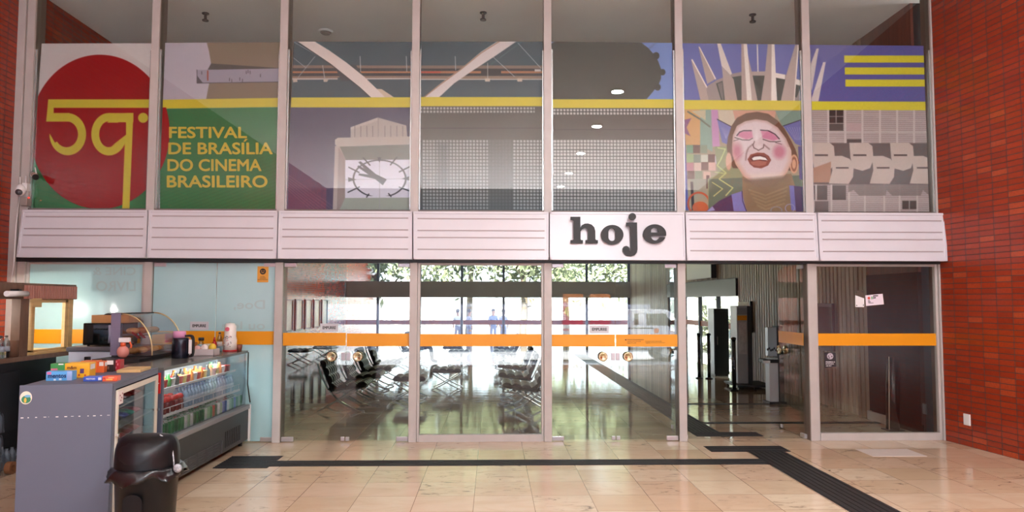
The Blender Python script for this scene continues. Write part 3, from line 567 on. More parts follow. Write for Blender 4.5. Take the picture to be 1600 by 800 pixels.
for k in range(6): c.line([(800+k*18, 160), (860+k*8, 250)], 4, (150, 150, 190), 0.6); c.line([(310+k*14, 150+k*8), (350, 240)], 4, (150, 150, 190), 0.5)
c.poly([(880, 300), (950, 300), (950, 560), (890, 540)], (86, 80, 130))
c.poly([(355, 300), (365, 230), (390, 150), (430, 90), (500, 55), (580, 45), (660, 60), (730, 110), (780, 170), (830, 260), (860, 320), (890, 420), (860, 480), (400, 460), (365, 380)], BR)
c.poly([(470, 520), (830, 500), (860, 600), (870, 800), (480, 800), (470, 640)], (128, 108, 84)); c.ell(370, 410, 22, 65, (196, 158, 140)); c.ell(850, 430, 32, 70, (198, 150, 122)); c.ring(850, 430, 18, 45, 8, (130, 88, 70))
face = [(395, 290), (400, 220), (430, 150), (490, 115), (570, 100), (650, 112), (730, 160), (790, 240), (830, 330), (835, 410), (800, 490), (760, 540), (690, 580), (620, 592), (550, 570), (480, 520), (420, 430), (398, 360)]
c.poly(face, (202, 184, 190)); sd = c.sdpoly(face); c.put(np.clip(1+sd/9, 0, 1)*(sd < 0)*0.55*np.clip((c.y-215)/40, 0, 1), (188, 128, 92)); c.put(np.clip(1+sd/5, 0, 1)*(sd < 0)*0.6*(c.y < 230), (160, 120, 110))
c.poly([(520, 500), (770, 495), (740, 560), (640, 590), (560, 575)], (214, 196, 184), 0.6, 3); c.poly([(480, 545), (800, 520), (720, 585), (620, 600), (540, 585)], (92, 80, 72), 0.8, 3); c.poly([(500, 560), (820, 520), (850, 700), (500, 760)], (116, 102, 80), 0.7, 4)
for k in range(5): c.line([(520+k*15, 620+k*28), (640, 660+k*26), (800-k*6, 600+k*30)], 9, (160, 142, 108), 0.45, 1.2)
c.poly([(432, 222), (450, 192), (540, 186), (548, 235), (500, 250)], (190, 116, 148), 0.9, 1.2); c.poly([(605, 182), (680, 188), (740, 245), (700, 258), (620, 240)], (190, 116, 148), 0.9, 1.2)
c.line([(430, 220), (450, 195), (480, 184), (536, 184)], 8, (50, 40, 52)); c.line([(604, 180), (660, 184), (710, 210), (742, 245)], 8, (50, 40, 52)); c.line([(415, 235), (470, 252), (520, 254), (545, 240)], 6, (60, 48, 52)); c.line([(622, 248), (670, 264), (720, 266), (750, 262)], 6, (60, 48, 52)); c.line([(405, 260), (440, 250)], 4, (60, 48, 52)); c.line([(715, 272), (758, 284)], 4, (60, 48, 52))
c.ell(432, 335, 34, 55, (170, 92, 112), 0.75, 4); c.ell(742, 340, 44, 50, (172, 94, 116), 0.75, 4)
c.line([(560, 262), (548, 290), (556, 312), (575, 320), (588, 330), (605, 320), (625, 310), (628, 285)], 7, (96, 72, 72)); c.line([(545, 285), (515, 310), (500, 350), (495, 400)], 9, (120, 92, 92), 0.8, 1); c.line([(632, 290), (668, 320)], 10, (120, 92, 92), 0.8, 1); c.ell(575, 240, 10, 50, (216, 204, 208), 0.8, 2); c.ell(592, 305, 16, 14, (214, 202, 206), 0.8, 1.5)
c.poly([(508, 395), (530, 360), (580, 345), (630, 348), (665, 370), (682, 400), (660, 440), (610, 462), (555, 455), (525, 430)], (128, 70, 62)); c.poly([(525, 392), (545, 368), (590, 360), (640, 372), (660, 398), (640, 410), (590, 400), (545, 408)], (90, 44, 44)); c.poly([(540, 388), (560, 376), (600, 372), (640, 384), (655, 402), (600, 396), (550, 402)], (226, 220, 220)); c.poly([(530, 415), (590, 405), (650, 412), (640, 436), (590, 445), (545, 436)], (158, 96, 84))
c.poly([(385, 655), (470, 628), (480, 700), (510, 800), (390, 800)], (112, 116, 178)); c.poly([(200, 780), (300, 700), (390, 655), (410, 800), (200, 800)], (58, 52, 88)); c.line([(468, 630), (472, 700), (505, 790)], 6, (50, 44, 76)); c.poly([(815, 588), (850, 588), (866, 770), (830, 770)], (104, 108, 172)); c.poly([(850, 590), (950, 600), (950, 800), (866, 800)], (60, 54, 92)); c.ring(720, 770, 40, 26, 5, (130, 130, 140)); c.ring(820, 755, 34, 30, 5, (140, 140, 170)); c.poly([(205, 780), (250, 740), (270, 770)], (140, 144, 190))
c.grain(0.02); c.done('poster of a laughing painted face with pink eyelids under white concrete fins')
# 7: yellow bars and curved balconies
c = Cv([(1263, 70), (1443, 71.5), (1269, 331), (1452, 331)]); c.fill((86, 88, 152)); c.at(1260, 60, 2.91)
c.poly([(30, 30), (200, 30), (80, 120)], (110, 110, 160), 0.5, 2); c.poly([(45, 48), (56, 48), (25, 235), (0, 170)], (192, 180, 182)); c.poly([(76, 108), (88, 108), (54, 290), (18, 290)], (204, 192, 192)); c.poly([(48, 46), (56, 46), (0, 250), (0, 190)], (196, 186, 186))
for y0 in (78, 132, 187): c.rect(172+(y0-78)*0.05, y0, 540, y0+32, (206, 196, 56))
c.poly([(-5, 286), (560, 288), (560, 328), (-5, 326)], (206, 196, 56)); c.rect(-10, 327, 600, 800, (172, 158, 158)); yy = (c.y-60)*2.91
c.put((np.abs((yy/9) % 1-0.5) < 0.22)*0.35*(yy > 328), (110, 100, 100))
for x in (-2, 95, 172, 250, 330, 408, 485): c.rect(x, 326, x+9, 478, (190, 178, 180))
c.rect(104, 326, 168, 385, (44, 44, 44)); c.rect(104, 388, 168, 420, (72, 70, 70)); c.line([(135, 326), (135, 385)], 4, (150, 140, 140)); c.line([(104, 355), (168, 355)], 3, (150, 140, 140)); c.rect(182, 385, 250, 425, (172, 150, 152)); c.rect(184, 458, 250, 476, (60, 56, 56)); c.rect(-5, 424, 600, 428, (186, 176, 178))
c.rect(0, 476, 600, 665, (84, 76, 76)); BC = (184, 168, 162)
for x in (20, 195, 380): c.poly([(x, 474), (x+85, 474), (x+105, 490), (x+110, 550), (x+95, 590), (x+60, 602), (x+15, 590), (x+5, 540)], BC); c.rect(x+18, 527, x+78, 535, (66, 58, 58))
c.poly([(30, 590), (112, 560), (110, 655), (30, 655)], (158, 118, 98))
for x in (112, 298, 480): c.poly([(x, 535), (x+50, 534), (x+85, 548), (x+104, 575), (x+100, 630), (x+80, 662), (x-10, 660), (x+6, 600)], BC); c.rect(x+22, 585, x+80, 592, (66, 58, 58))
for x in (20, 105): c.rect(x+10, 668, x+75, 735, (80, 76, 76))
for x in (40, 110, 190, 262, 350, 420, 500): c.rect(x, 664, x+8, 800, (186, 174, 174))
c.poly([(190, 700), (215, 690), (240, 715), (360, 715), (365, 690), (390, 715), (520, 715), (530, 690), (560, 715), (560, 664), (190, 664)], (112, 102, 102), 0.8); c.rect(436, 738, 500, 776, (66, 62, 60)); c.line([(468, 738), (468, 776)], 4, (160, 150, 150)); c.rect(38, 740, 100, 790, (100, 94, 94)); c.grain(0.02)
c.done('poster of three yellow bars on violet over curved concrete balconies, rightmost on the upper glass')
# ------------------------------------------------------------------ lower bays: fixed panes and doors
ZT = ZM0-0.045
def stripe_z(px, y0, y1): return PY(px, y1, D).z, PY(px, y0, D).z
def band(m, a, b, px, y0, y1, yy=None, mi=0):
    z0, z1 = stripe_z(px, y0, y1); yy = D-0.009 if yy is None else yy; return m.box(a, b, yy-0.002, yy+0.002, z0, z1, mi)
def bay(i): return PXs[i-1]+0.052, PXs[i]-0.052
def ghost(par, s_, x0, y0, x1, y1):        # lettering on the far face, read from inside
    f_ = lambda x, y: PY(x, y, D-0.0065)
    m = MB(); text_into(m, s_, f_(x1, y1), f_(x0, y1)-f_(x1, y1), f_(x1, y0)-f_(x1, y1), 0, 0.012); m.build('back_lettering', mat('pale_film_lettering', (172, 201, 203), 0.28, coat=0.6), par)
def fixed(n, i, px, y0, y1, frost=False, rail=0.09):
    a, b = bay(i); r = thing('window_%d' % n, ((a+b)/2, D, 0), None, None, kind='structure')
    MB().box(a+0.03, b-0.03, D-0.004, D+0.004, rail, ZT-0.03).build('pane', FROST if frost else GLASS, r)
    m = MB().box(a, a+0.032, D-0.03, D+0.03, 0, ZT).box(b-0.032, b, D-0.03, D+0.03, 0, ZT).box(a+0.032, b-0.032, D-0.045, D+0.03, 0, rail).box(a+0.032, b-0.032, D-0.02, D+0.02, ZT-0.03, ZT)
    m.build('frame', ALU, r, 0.003); band(MB(), a+0.034, b-0.034, px, y0, y1).build('safety_stripe', ORANGE, r); return r
r = fixed(8, 1, 135, 514.5, 536.5, True); ghost(r, 'CINE &', 145, 417, 212, 430); ghost(r, 'LIVRO', 150, 439, 212, 455)
fixed(9, 4, 750, 522, 541); fixed(10, 7, 1365, 521, 540, rail=0.095)
FIT = mat('patch_fitting', (196, 190, 192), 0.3, 0.6)
def pull(par, cx, cy, cz):                  # round door pull on both faces
    m = MB()
    for s_ in (-1, 1):
        P = [(0.001, 0.05), (0.028, 0.048), (0.034, 0.056), (0.045, 0.052), (0.056, 0.058), (0.062, 0.048), (0.062, 0.03), (0.02, 0.025), (0.014, 0.0)]
        V = []; n = 28
        for rr, h in P: V += [(cx+rr*math.cos(2*math.pi*k/n), cy+s_*(h+0.004), cz+rr*math.sin(2*math.pi*k/n)) for k in range(n)]
        Fc = [(q*n+k, q*n+(k+1) % n, (q+1)*n+(k+1) % n, (q+1)*n+k) for q in range(len(P)-1) for k in range(n)]
        m.add(V, Fc, 0, True)
    m.build('door_pull', mat('brass_tinted_steel', (205, 188, 150), 0.22, 0.9), par)
def leaf(n, a, b, hinge, frost, px, y0, y1, pullx=None, lock=True):
    r = thing('door_%d' % n, ((a+b)/2, D, 0), None, None, kind='structure')
    MB().box(a, b, D-0.005, D+0.005, 0.012, ZT-0.006).build('pane', FROST if frost else GLASS, r)
    band(MB(), a+0.002, b-0.002, px, y0, y1).build('safety_stripe', ORANGE, r)
    hx = (a, a+0.16) if hinge == 'l' else (b-0.16, b)
    for z0, z1 in ((0.006, 0.062), (ZT-0.056, ZT-0.004)):
        MB().box(hx[0]+0.004, hx[1]-0.004, D-0.018, D+0.018, z0, z1).build('patch_fitting', FIT, r, 0.006)
    fx_ = (b-0.05, b-0.004) if hinge == 'l' else (a+0.004, a+0.05)
    MB().box(fx_[0], fx_[1], D-0.016, D+0.016, 0.012, 0.062).build('floor_bolt', FIT, r, 0.006)
    if lock:
        zc = PY(px, 557, D).z; MB().box(fx_[0]-0.006, fx_[1]+0.002, D-0.02, D+0.02, zc-0.05, zc+0.05).build('lock_case', FIT, r, 0.006)
    if pullx is not None: pull(r, pullx, D, PY(px, 557, D).z)
    return r
a, b = bay(2); s_ = PY(338, 470, D).x
r = leaf(1, a, s_-0.004, 'l', True, 290, 517, 537.5); r2 = leaf(2, s_+0.004, b, 'r', True, 390, 517.5, 538.5, None)
ghost(r2, 'Doe,', 365, 469, 414, 485); ghost(r2, 'ou leia', 345, 502, 414, 515)
a, b = bay(3); s_ = PY(541, 550, D).x
leaf(3, a, s_-0.004, 'l', False, 490, 520, 540, PY(518.5, 556, D).x); leaf(4, s_+0.004, b, 'r', False, 590, 521, 541, PY(559.5, 556, D).x)
a, b = bay(5); s_ = PY(961.5, 550, D).x
leaf(5, a, s_-0.004, 'l', False, 910, 522.5, 541.5, PY(941.5, 558, D).x); lf = leaf(6, s_+0.004, b, 'r', False, 1010, 522.5, 541.5, PY(980.5, 558, D).x)
f_ = lambda x, y: PY(960+x/14.545, 515+y/14.545, D-0.0125); m = MB()
for t, x0, y0, x1, y1 in (('Horario de atendimento', 293, 212, 665, 238), ('Segunda a sexta:', 293, 258, 465, 278), ('10h as 20h', 480, 258, 600, 276), ('Sabado:', 293, 293, 365, 316), ('9h as 20h', 378, 293, 495, 312), ('Domingo e feriado:', 705, 256, 920, 278), ('10h as 20h', 935, 256, 1070, 276), ('Segunda:', 710, 291, 815, 316), ('fechado para manutencao', 830, 291, 1150, 310)):
    text_into(m, t, f_(x0, y1), f_(x1, y1)-f_(x0, y1), f_(x0, y0)-f_(x0, y1), 0, 0.01)
m.disc(f_(258, 232), (0, 1, 0), 0.0085, 16, 0, 0.001); m.build('hours_lettering', TEXT, lf)
def open_leaf(n, hx, L, sgn):               # leaf folded in through ninety degrees
    r = thing('door_%d' % n, (hx, D+0.05+L/2, 0), None, None, kind='structure'); y0, y1 = D+0.06, D+0.06+L
    MB().box(hx-0.005, hx+0.005, y0, y1, 0.012, ZT-0.006).build('pane', GLASS, r)
    z0, z1 = stripe_z(1150, 521, 540.5); MB().box(hx-0.011, hx-0.007, y0, y1, z0, z1).build('safety_stripe', ORANGE, r)
    for z0, z1 in ((0.006, 0.062), (ZT-0.056, ZT-0.004)): MB().box(hx-0.018, hx+0.018, y0+0.004, y0+0.15, z0, z1).build('patch_fitting', FIT, r, 0.006)
    MB().box(hx-0.016, hx+0.016, y1-0.05, y1-0.004, 0.012, 0.062).build('floor_bolt', FIT, r, 0.006)
    m = MB(); cz = ZL(546, D+0.8)
    for s_ in (-1, 1):
        P = [(0.001, 0.055), (0.03, 0.05), (0.045, 0.052), (0.056, 0.058), (0.062, 0.048), (0.062, 0.03), (0.02, 0.025), (0.014, 0.0)]; n_ = 28; V = []
        for rr, h in P: V += [(hx+s_*(h+0.004), y1-0.1+rr*math.cos(2*math.pi*k/n_), cz+rr*math.sin(2*math.pi*k/n_)) for k in range(n_)]
        m.add(V, [(q*n_+k, q*n_+(k+1) % n_, (q+1)*n_+(k+1) % n_, (q+1)*n_+k) for q in range(len(P)-1) for k in range(n_)], 0, True)
    m.build('door_pull', MATS['brass_tinted_steel'], r)
a, b = bay(6); open_leaf(7, a+0.02, 0.8, 1); open_leaf(8, b-0.015, 0.84, -1)
# signs on the glass
PLATE = mat('sign_plate_grey', (206, 208, 214), 0.35)
def push_sign(x0, y0, x1, y1, label):
    Y = D-0.011; a, b = PY(x0, y1, Y), PY(x1, y0, Y); r = thing('push_sign', ((a.x+b.x)/2, Y, a.z), label, 'sign', 'push signs on the doors')
    MB().box(a.x, b.x, Y-0.004, Y+0.004, a.z, b.z).build('plate', PLATE, r)
    m = MB(); w_, h_ = b.x-a.x, b.z-a.z; text_into(m, 'EMPURRE', (a.x+w_*0.13, Y-0.0055, a.z+h_*0.32), (w_*0.74, 0, 0), (0, 0, h_*0.36), 0, 0.03); m.build('lettering', TEXT, r)
push_sign(297, 502.5, 326, 515.5, 'white plate reading EMPURRE on the frosted door behind the snack counter')
push_sign(500.5, 505.5, 528.5, 518.5, 'white plate reading EMPURRE on the clear door in front of the lounge chairs')
push_sign(921, 508, 952, 521, 'white plate reading EMPURRE on the clear door left of the open doorway')
Y = D-0.012; f_ = lambda x, y: PY(402+(x-140)/20.6, 416.2+(y-120)/20.6, Y); a, b = f_(140, 630), f_(505, 120)
r = thing('smile_sign', (a.x, Y, a.z), 'small yellow notice with a black smiling face on the frosted door', 'sign')
MB().box(a.x, b.x, Y-0.003, Y+0.003, a.z, b.z).build('plate', mat('yellow_plate', (226, 160, 60), 0.4), r)
MB().disc(f_(325, 285)-Vector((0, 0.005, 0)), (0, 1, 0), 0.039, 28, 0, 0.002).build('face_disc', TEXT, r); m = MB()
for t, x0, y0, x1, y1 in (('SORRIA,', 240, 440, 390, 462), ('VOCE ESTA', 220, 485, 425, 515), ('SENDO FILMADO', 155, 537, 485, 560)): text_into(m, t, f_(x0, y1)-Vector((0, 0.005, 0)), f_(x1, y1)-f_(x0, y1), f_(x0, y0)-f_(x0, y1), 0, 0.02)
m.build('print', TEXT, r); m = MB(); o_ = Vector((0, -0.0075, 0))
for x in (290, 362): m.disc(f_(x, 265)+o_, (0, 1, 0), 0.006, 12, 0, 0.001)
m.tube([f_(x, 305+20*math.sin(math.pi*(x-278)/94))+o_ for x in range(278, 373, 8)], 0.003, 6); m.build('face', MATS['yellow_plate'], r)
# notices on the right-hand fixed pane
Y = D-0.012; m = MB(); P4 = [PY(*p, Y) for p in ((1353, 478), (1381, 475.5), (1379, 459), (1352, 461.5))]
r = thing('paper_notice', tuple(P4[0]), 'tilted white paper notice with small coloured marks taped to the right-hand pane', 'notice')
m.prism(P4, (0, -0.002, 0)).build('sheet', mat('white_paper', (236, 226, 236), 0.6), r); f_ = lambda x, y: PY(1270+x/12.3, 440+y/12.3, Y-0.004)
MB().disc(f_(1078, 318), (0, 1, 0), 0.018, 20, 0, 0.001).build('red_mark', mat('red_ink', (214, 84, 70), 0.6), r)
m = MB().prism([f_(1125, 340), f_(1150, 338), f_(1148, 285), f_(1123, 288)], (0, -0.001, 0)); m.build('green_mark', mat('green_ink', (110, 170, 110), 0.6), r)
for x0, y0, x1, y1 in ((1160, 265, 1255, 285), (1160, 290, 1175, 335), (1060, 360, 1095, 372), (1060, 385, 1110, 400), (1070, 408, 1165, 418), (1180, 300, 1210, 325)): MB().prism([f_(x0, y1), f_(x1, y1-4), f_(x1, y0-4), f_(x0, y0)], (0, -0.001, 0)).build('print_mark', TEXT, r)
a, b = PY(1337, 480, D-0.012), PY(1350.5, 453.5, D-0.012); r = thing('glass_fitting', (a.x, a.y, a.z), 'small clear plate with a white lower half screwed to the right-hand pane', 'fitting')
f_ = lambda x, y: PY(1270+x/12.3, 440+y/12.3, D-0.014)
MB().prism([f_(815, 490), f_(985, 490), f_(985, 322), f_(815, 262)], (0, -0.004, 0)).build('white_film', WHITEP, r)
MB().prism([f_(815, 262), f_(985, 322), f_(985, 165), f_(815, 180)], (0, -0.004, 0)).build('dark_film', mat('dark_film', (84, 76, 66), 0.3), r)
for x, y in ((840, 458), (968, 452), (945, 195), (830, 205)): MB().disc(f_(x, y)-Vector((0, 0.006, 0)), (0, 1, 0), 0.007, 12, 0, 0.004).build('screw', BLACK, r)
f_ = lambda x, y: PY(1280+x/22.85, 545+y/22.85, D-0.012); P4 = [f_(200, 680), f_(610, 640), f_(585, 130), f_(180, 140)]
r = thing('black_notice', tuple(P4[0]), 'small black notice with a white emblem and three white lines on the right-hand pane', 'sign')
MB().prism(P4, (0, -0.002, 0)).build('plate', mat('black_card', (40, 36, 42), 0.5), r); m = MB()
for t, x0, y0, x1, y1 in (('PROIBIDA A', 230, 448, 560, 490), ('ENTRADA', 232, 518, 520, 555), ('DE PET', 240, 590, 440, 625)): text_into(m, t, f_(x0, y1)-Vector((0, 0.004, 0)), f_(x1, y1)-f_(x0, y1), f_(x0, y0)-f_(x0, y1), 0, 0.03)
m.build('lettering', WHITEP, r)
MB().disc(f_(388, 265)-Vector((0, 0.003, 0)), (0, 1, 0), 0.041, 28, 0, 0.002).build('emblem', mat('pale_emblem', (186, 176, 186), 0.5), r)
m = MB()
for x, y, rr in ((328, 260, 0.008), (445, 272, 0.008), (350, 325, 0.008), (388, 200, 0.005)): m.disc(f_(x, y)-Vector((0, 0.005, 0)), (0, 1, 0), rr, 10, 0, 0.002)
m.build('emblem_marks', MATS['black_card'], r)
# brick wall socket plate, cameras on the left post
d_ = PX(1530, 652, 5.88); t_ = 0.39
r = thing('blank_socket_plate', (5.88+0.104*0.39, D-0.06-t_, 0.33), 'white blank plate low on the right brick wall', 'wall plate', rz=-math.pi/2+ang)
WORLD[r.name] = Matrix.Translation(r.location) @ Matrix.Rotation(-math.pi/2+ang, 4, 'Z')
for nm, bx in (('plate', (-0.055, 0.055, -0.012, 0.0, -0.07, 0.07)), ('cover', (-0.045, 0.045, -0.016, -0.011, -0.06, 0.06))):
    m = MB(); Mx = WORLD[r.name]; m.box(*bx, M=Mx); m.build(nm, WHITEP, r, 0.003)
Yc = D-0.12; p = PY(32, 297, Yc); r = thing('dome_camera', tuple(p), 'white ball camera with two antennas on the left end post above the marquee', 'security camera')
MB().ball(p, (0.06, 0.06, 0.075)).build('housing', WHITEP, r); MB().ball(p+Vector((0.005, -0.035, -0.03)), 0.042).build('lens_ball', mat('lens_dark', (70, 66, 68), 0.2), r)
for x, y0, y1 in ((31.5, 276, 289), (40.5, 275, 292)): MB().tube([PY(x, y1, Yc+0.03), PY(x, y0, Yc+0.03)], 0.008, 8).build('antenna', WHITEP, r)
q_ = PY(39, 292, Yc+0.04); MB().box(q_.x-0.03, q_.x+0.035, Yc+0.02, D-0.02, q_.z-0.05, q_.z+0.05).build('bracket', WHITEP, r, 0.006)
MB().tube(spline([PY(31, 308, Yc+0.05), PY(29, 322, Yc), PY(27.5, 333, D-0.32), PY(24.5, 360, D-0.30), PY(21.5, 410, D-0.26), PY(17, 440, D-0.2), PY(15.5, 452, D-0.14)]), 0.006, 6).build('cable', WHITEP, r)
p = PY(54, 274, Yc); r = thing('bullet_camera', tuple(p), 'small camera with a black lens and a stub antenna beside the red disc poster', 'security camera')
MB().tube([p+Vector((-0.02, 0.03, 0.01)), p+Vector((0.05, -0.06, -0.03))], 0.036, 14).build('body', mat('beige_plastic', (196, 170, 156), 0.4), r)
MB().tube([p+Vector((0.05, -0.06, -0.03)), p+Vector((0.058, -0.07, -0.035))], 0.038, 14).build('lens', mat('lens_black', (12, 12, 12), 0.2), r)
MB().tube([p+Vector((0.02, 0, 0.02)), p+Vector((0.01, -0.01, 0.1))], 0.006, 6).build('antenna', WHITEP, r); MB().tube([p+Vector((-0.02, 0.03, 0.01)), p+Vector((-0.055, 0.06, 0.02))], [0.02, 0.038], 12).build('mount', WHITEP, r)
p = PY(37, 314, Yc); r = thing('junction_box', tuple(p), 'grey junction box with a red pilot light under the ball camera', 'junction box')
MB().box(p.x-0.045, p.x+0.04, Yc, D-0.03, p.z-0.06, p.z+0.05).build('box', mat('grey_plastic', (150, 140, 134), 0.5), r, 0.006); MB().ball(PY(45, 309, Yc-0.005), 0.009, 8).build('pilot_light', mat('red_led', (255, 40, 30), 0.4, emit=2.0), r)

# ------------------------------------------------------------------ snack kiosk
PLY = mat('plywood', (206, 172, 116), 0.5, noise=0.1, scale=4, stretch=(1, 1, 6)); WBR = mat('brown_wood', (112, 84, 66), 0.5, noise=0.15, scale=5, stretch=(1, 4, 1)); BLKP = mat('black_panel', (14, 14, 16), 0.35)
r = thing('kiosk_booth', (-5.75, 8.0, 0), 'wooden snack booth with black counter front and plywood window against the left wall', 'kiosk')
MB().box(-6.13, -5.4, 6.3, 9.32, 0.0, 1.13).build('counter_front', BLKP, r, 0.004)
MB().box(-5.4, -5.385, 7.9, 8.6, 0.35, 1.0).build('front_panel', BLKP, r, 0.004)
MB().box(-6.13, -5.15, 6.3, 9.34, 1.13, 1.18).build('worktop', WBR, r, 0.006)
MB().box(-6.0, -5.18, 8.5, 9.3, 1.18, 1.21).build('window_sill', PLY, r, 0.004)
m = MB().box(-5.3, -5.2, 8.27, 8.42, 1.18, 1.83).build('post', WBR, r, 0.004); MB().box(-5.27, -5.2, 9.2, 9.29, 1.18, 1.83).build('post', PLY, r, 0.004)
m = MB().box(-5.25, -5.21, 8.5, 8.545, 1.21, 1.8).box(-5.25, -5.21, 8.5, 9.2, 1.77, 1.83).box(-5.25, -5.21, 9.14, 9.2, 1.21, 1.8).box(-5.25, -5.21, 8.5, 9.2, 1.21, 1.235); m.build('window_frame', PLY, r, 0.003)
MB().box(-5.32, -5.19, 6.3, 9.34, 1.81, 1.97).build('header', WBR, r, 0.004)
m = MB(); PINK = mat('pinkish_slat', (186, 130, 116), 0.5); y = 8.3
while y < 9.33: m.box(-5.19, -5.172, y, y+0.022, 1.815, 1.965); y += 0.045
m.build('header_slats', PINK, r)
MB().box(-6.12, -5.2, 6.3, 9.34, 1.97, 1.99).build('roof_board', WBR, r)
MB().box(-5.485, -5.478, 6.3, 8.3, 1.18, 1.81).build('glass_front', CURVED, r)
MB().box(-5.2, -5.17, 8.44, 8.6, 1.72, 1.82).build('hinge_block', PLY, r, 0.003)
LED = mat('led_bulb', (255, 250, 240), 0.4, emit=14.0)
for j, (y_, x_) in enumerate(((8.05, -5.62), (8.95, -5.62))):
    p = Vector((x_, y_, 1.72)); lr = thing('hanging_bulb', tuple(p), 'lit white bulb hanging inside the booth behind the '+('glass front' if j == 0 else 'plywood window'), 'lamp')
    MB().ball(p, 0.035).build('bulb', LED, lr); MB().tube([p+Vector((0, 0, 0.03)), p+Vector((0, 0, 0.248))], 0.012, 8).build('holder', WHITEP, lr)
    L = bpy.data.objects.new('bulb_light', bpy.data.lights.new('bulb_light', 'POINT')); L.data.energy = 6; L.data.color = (1, 0.96, 0.88); L.data.shadow_soft_size = 0.04; L.location = (0, 0, -0.06); L.parent = lr; C.objects.link(L)
Xk = -5.1; p0, p1 = PX(10, 459, Xk), PX(42, 459, Xk); r = thing('bullet_camera', tuple(p0), 'white tube-shaped camera on the booth header', 'security camera')
MB().tube([p0, p1], 0.03, 16).build('body', WHITEP, r); MB().tube([p1, p1+Vector((0, 0.01, 0))], 0.027, 16).build('lens', BLACK, r); MB().box(-5.19, -5.1, p1.y-0.14, p1.y-0.09, p1.z-0.01, p1.z+0.05).build('bracket', BLACK, r)
# bottles on the booth counter
def bottle(name, label, cat, group, body, cap, label_m=None, r_=0.034, h=0.22, loc=(0, 0, 0)):
    t = thing(name, loc, label, cat, group); x, y, z = loc
    MB().lathe([(r_*0.9, 0), (r_, 0.01), (r_, h*0.62), (r_*0.9, h*0.72), (r_*0.38, h*0.88), (r_*0.36, h*0.93)], loc, 14).build('body', body, t)
    MB().lathe([(r_*0.44, h*0.93), (r_*0.44, h)], loc, 12).build('cap', cap, t)
    if label_m: MB().lathe([(r_*1.02, h*0.3), (r_*1.02, h*0.52)], loc, 14).build('label_band', label_m, t)
    return t
DCAP = mat('dark_cap', (40, 40, 44), 0.4); b0 = bottle('water_bottle', 'clear water bottle with a dark cap in the cluster on the booth counter', 'bottle', 'water bottles on the booth counter', BOTTLE, DCAP, mat('clear_label', (150, 160, 170), 0.4), 0.036, 0.24, (-5.36, 7.9, 1.18))
for i in range(3):
    for j in range(3):
        if i or j: dup(b0, (-5.36+0.075*i, 7.9+0.085*j, 1.18))
solo(MB().lathe([(0.02, 0), (0.055, 0.0), (0.055, 0.18), (0.02, 0.18), (0.02, 0)], (-5.22, 8.19, 1.18), 24), 'paper_roll', mat('brown_paper', (104, 72, 52), 0.8), 'brown paper roll beside the water bottles on the booth counter', 'roll', loc=(-5.22, 8.19, 1.18))
# shrink-wrapped packs on the floor
def pack(x, y, z, label):
    t = thing('bottle_pack', (x, y, z), label, 'bottle pack', 'wrapped bottle packs on the floor by the booth')
    for i in range(2):
        for j in range(4):
            c = (x-0.055+0.11*i-0.0, y-0.135+0.09*j, z); MB().lathe([(0.036, 0.002), (0.041, 0.012), (0.041, 0.14), (0.034, 0.165), (0.016, 0.195), (0.016, 0.212), (0.001, 0.212)], c, 12).build('bottle', mat('grey_bottle', (96, 102, 112), 0.25, noise=0.2), t)
    m = MB(); n = 40; P = []
    for k in range(8):
        row = []; zz = z+0.004+0.2*k/7; f_ = 1-0.12*(k/7)**3
        for a in range(n+1):
            th = 2*math.pi*(a % n)/n; s_ = 1/max(abs(math.cos(th))/0.112, abs(math.sin(th))/0.187); s_ = min(s_, 0.205)*f_+0.004*math.sin(9*th+k)
            row.append((x+s_*math.cos(th), y+s_*math.sin(th), zz))
        P.append(row)
    m.grid(P); m.build('shrink_film', THIN, t); return t
for k in range(3): pack(-5.1, 7.6, 0.222*k, ['wrapped bottle pack at the bottom of the floor stack by the booth', 'wrapped bottle pack in the middle of the floor stack by the booth', 'wrapped bottle pack on top of the floor stack by the booth'][k])
pack(-5.25, 8.08, 0.0, 'wrapped bottle pack lying alone on the floor behind the stack')
m = MB(); c0 = Vector((-4.99, 7.88, 0.065)); n = 28
P = [[c0+Vector((0.03*du, 0, 0))+Vector((0, math.cos(2*math.pi*k/n), math.sin(2*math.pi*k/n)))*rr for k in range(n+1)] for du, rr in ((-1, 0.033), (-1, 0.064), (1, 0.064), (1, 0.033), (-1, 0.033))]
solo(m.grid(P, 0, False), 'tape_roll', mat('brown_tape', (140, 92, 62), 0.45), 'brown tape roll standing on the floor by the bottle packs', 'tape roll', loc=(-4.99, 7.88, 0))
# cooler, microwave, wooden box
r = thing('chest_cooler', (-4.55, 9.2, 0), 'white chest cooler with a dark grey lid under the microwave', 'cooler')
MB().box(-5.05, -4.05, 8.95, 9.48, 0.03, 1.19).build('body', mat('cool_white', (198, 206, 220), 0.35), r, 0.015); MB().box(-5.07, -4.03, 8.93, 9.49, 1.19, 1.245).build('lid', mat('dark_grey_lid', (96, 96, 102), 0.4), r, 0.015)
m = MB().box(-4.84, -4.78, 8.91, 8.95, 1.06, 1.13).box(-4.8, -4.73, 8.92, 8.95, 1.04, 1.085); m.build('latch', BLACK, r, 0.006); m = MB()
for x in (-4.66, -4.6, -4.54): m.box(x, x+0.03, 8.94, 8.95, 1.07, 1.1)
m.build('switches', BLACK, r); MB().box(-4.5, -4.1, 8.935, 8.95, 1.02, 1.07).build('vent', BLACK, r); 
for x in (-4.98, -4.12):
    for y in (9.0, 9.42): MB().lathe([(0.03, 0), (0.03, 0.03)], (x, y, 0), 10).build('foot', BLACK, r)
r = thing('microwave', (-4.7, 9.2, 1.245), 'black microwave on the white cooler', 'microwave')
MB().box(-4.93, -4.46, 9.03, 9.42, 1.26, 1.525).build('body', mat('black_gloss', (16, 18, 20), 0.12), r, 0.012)
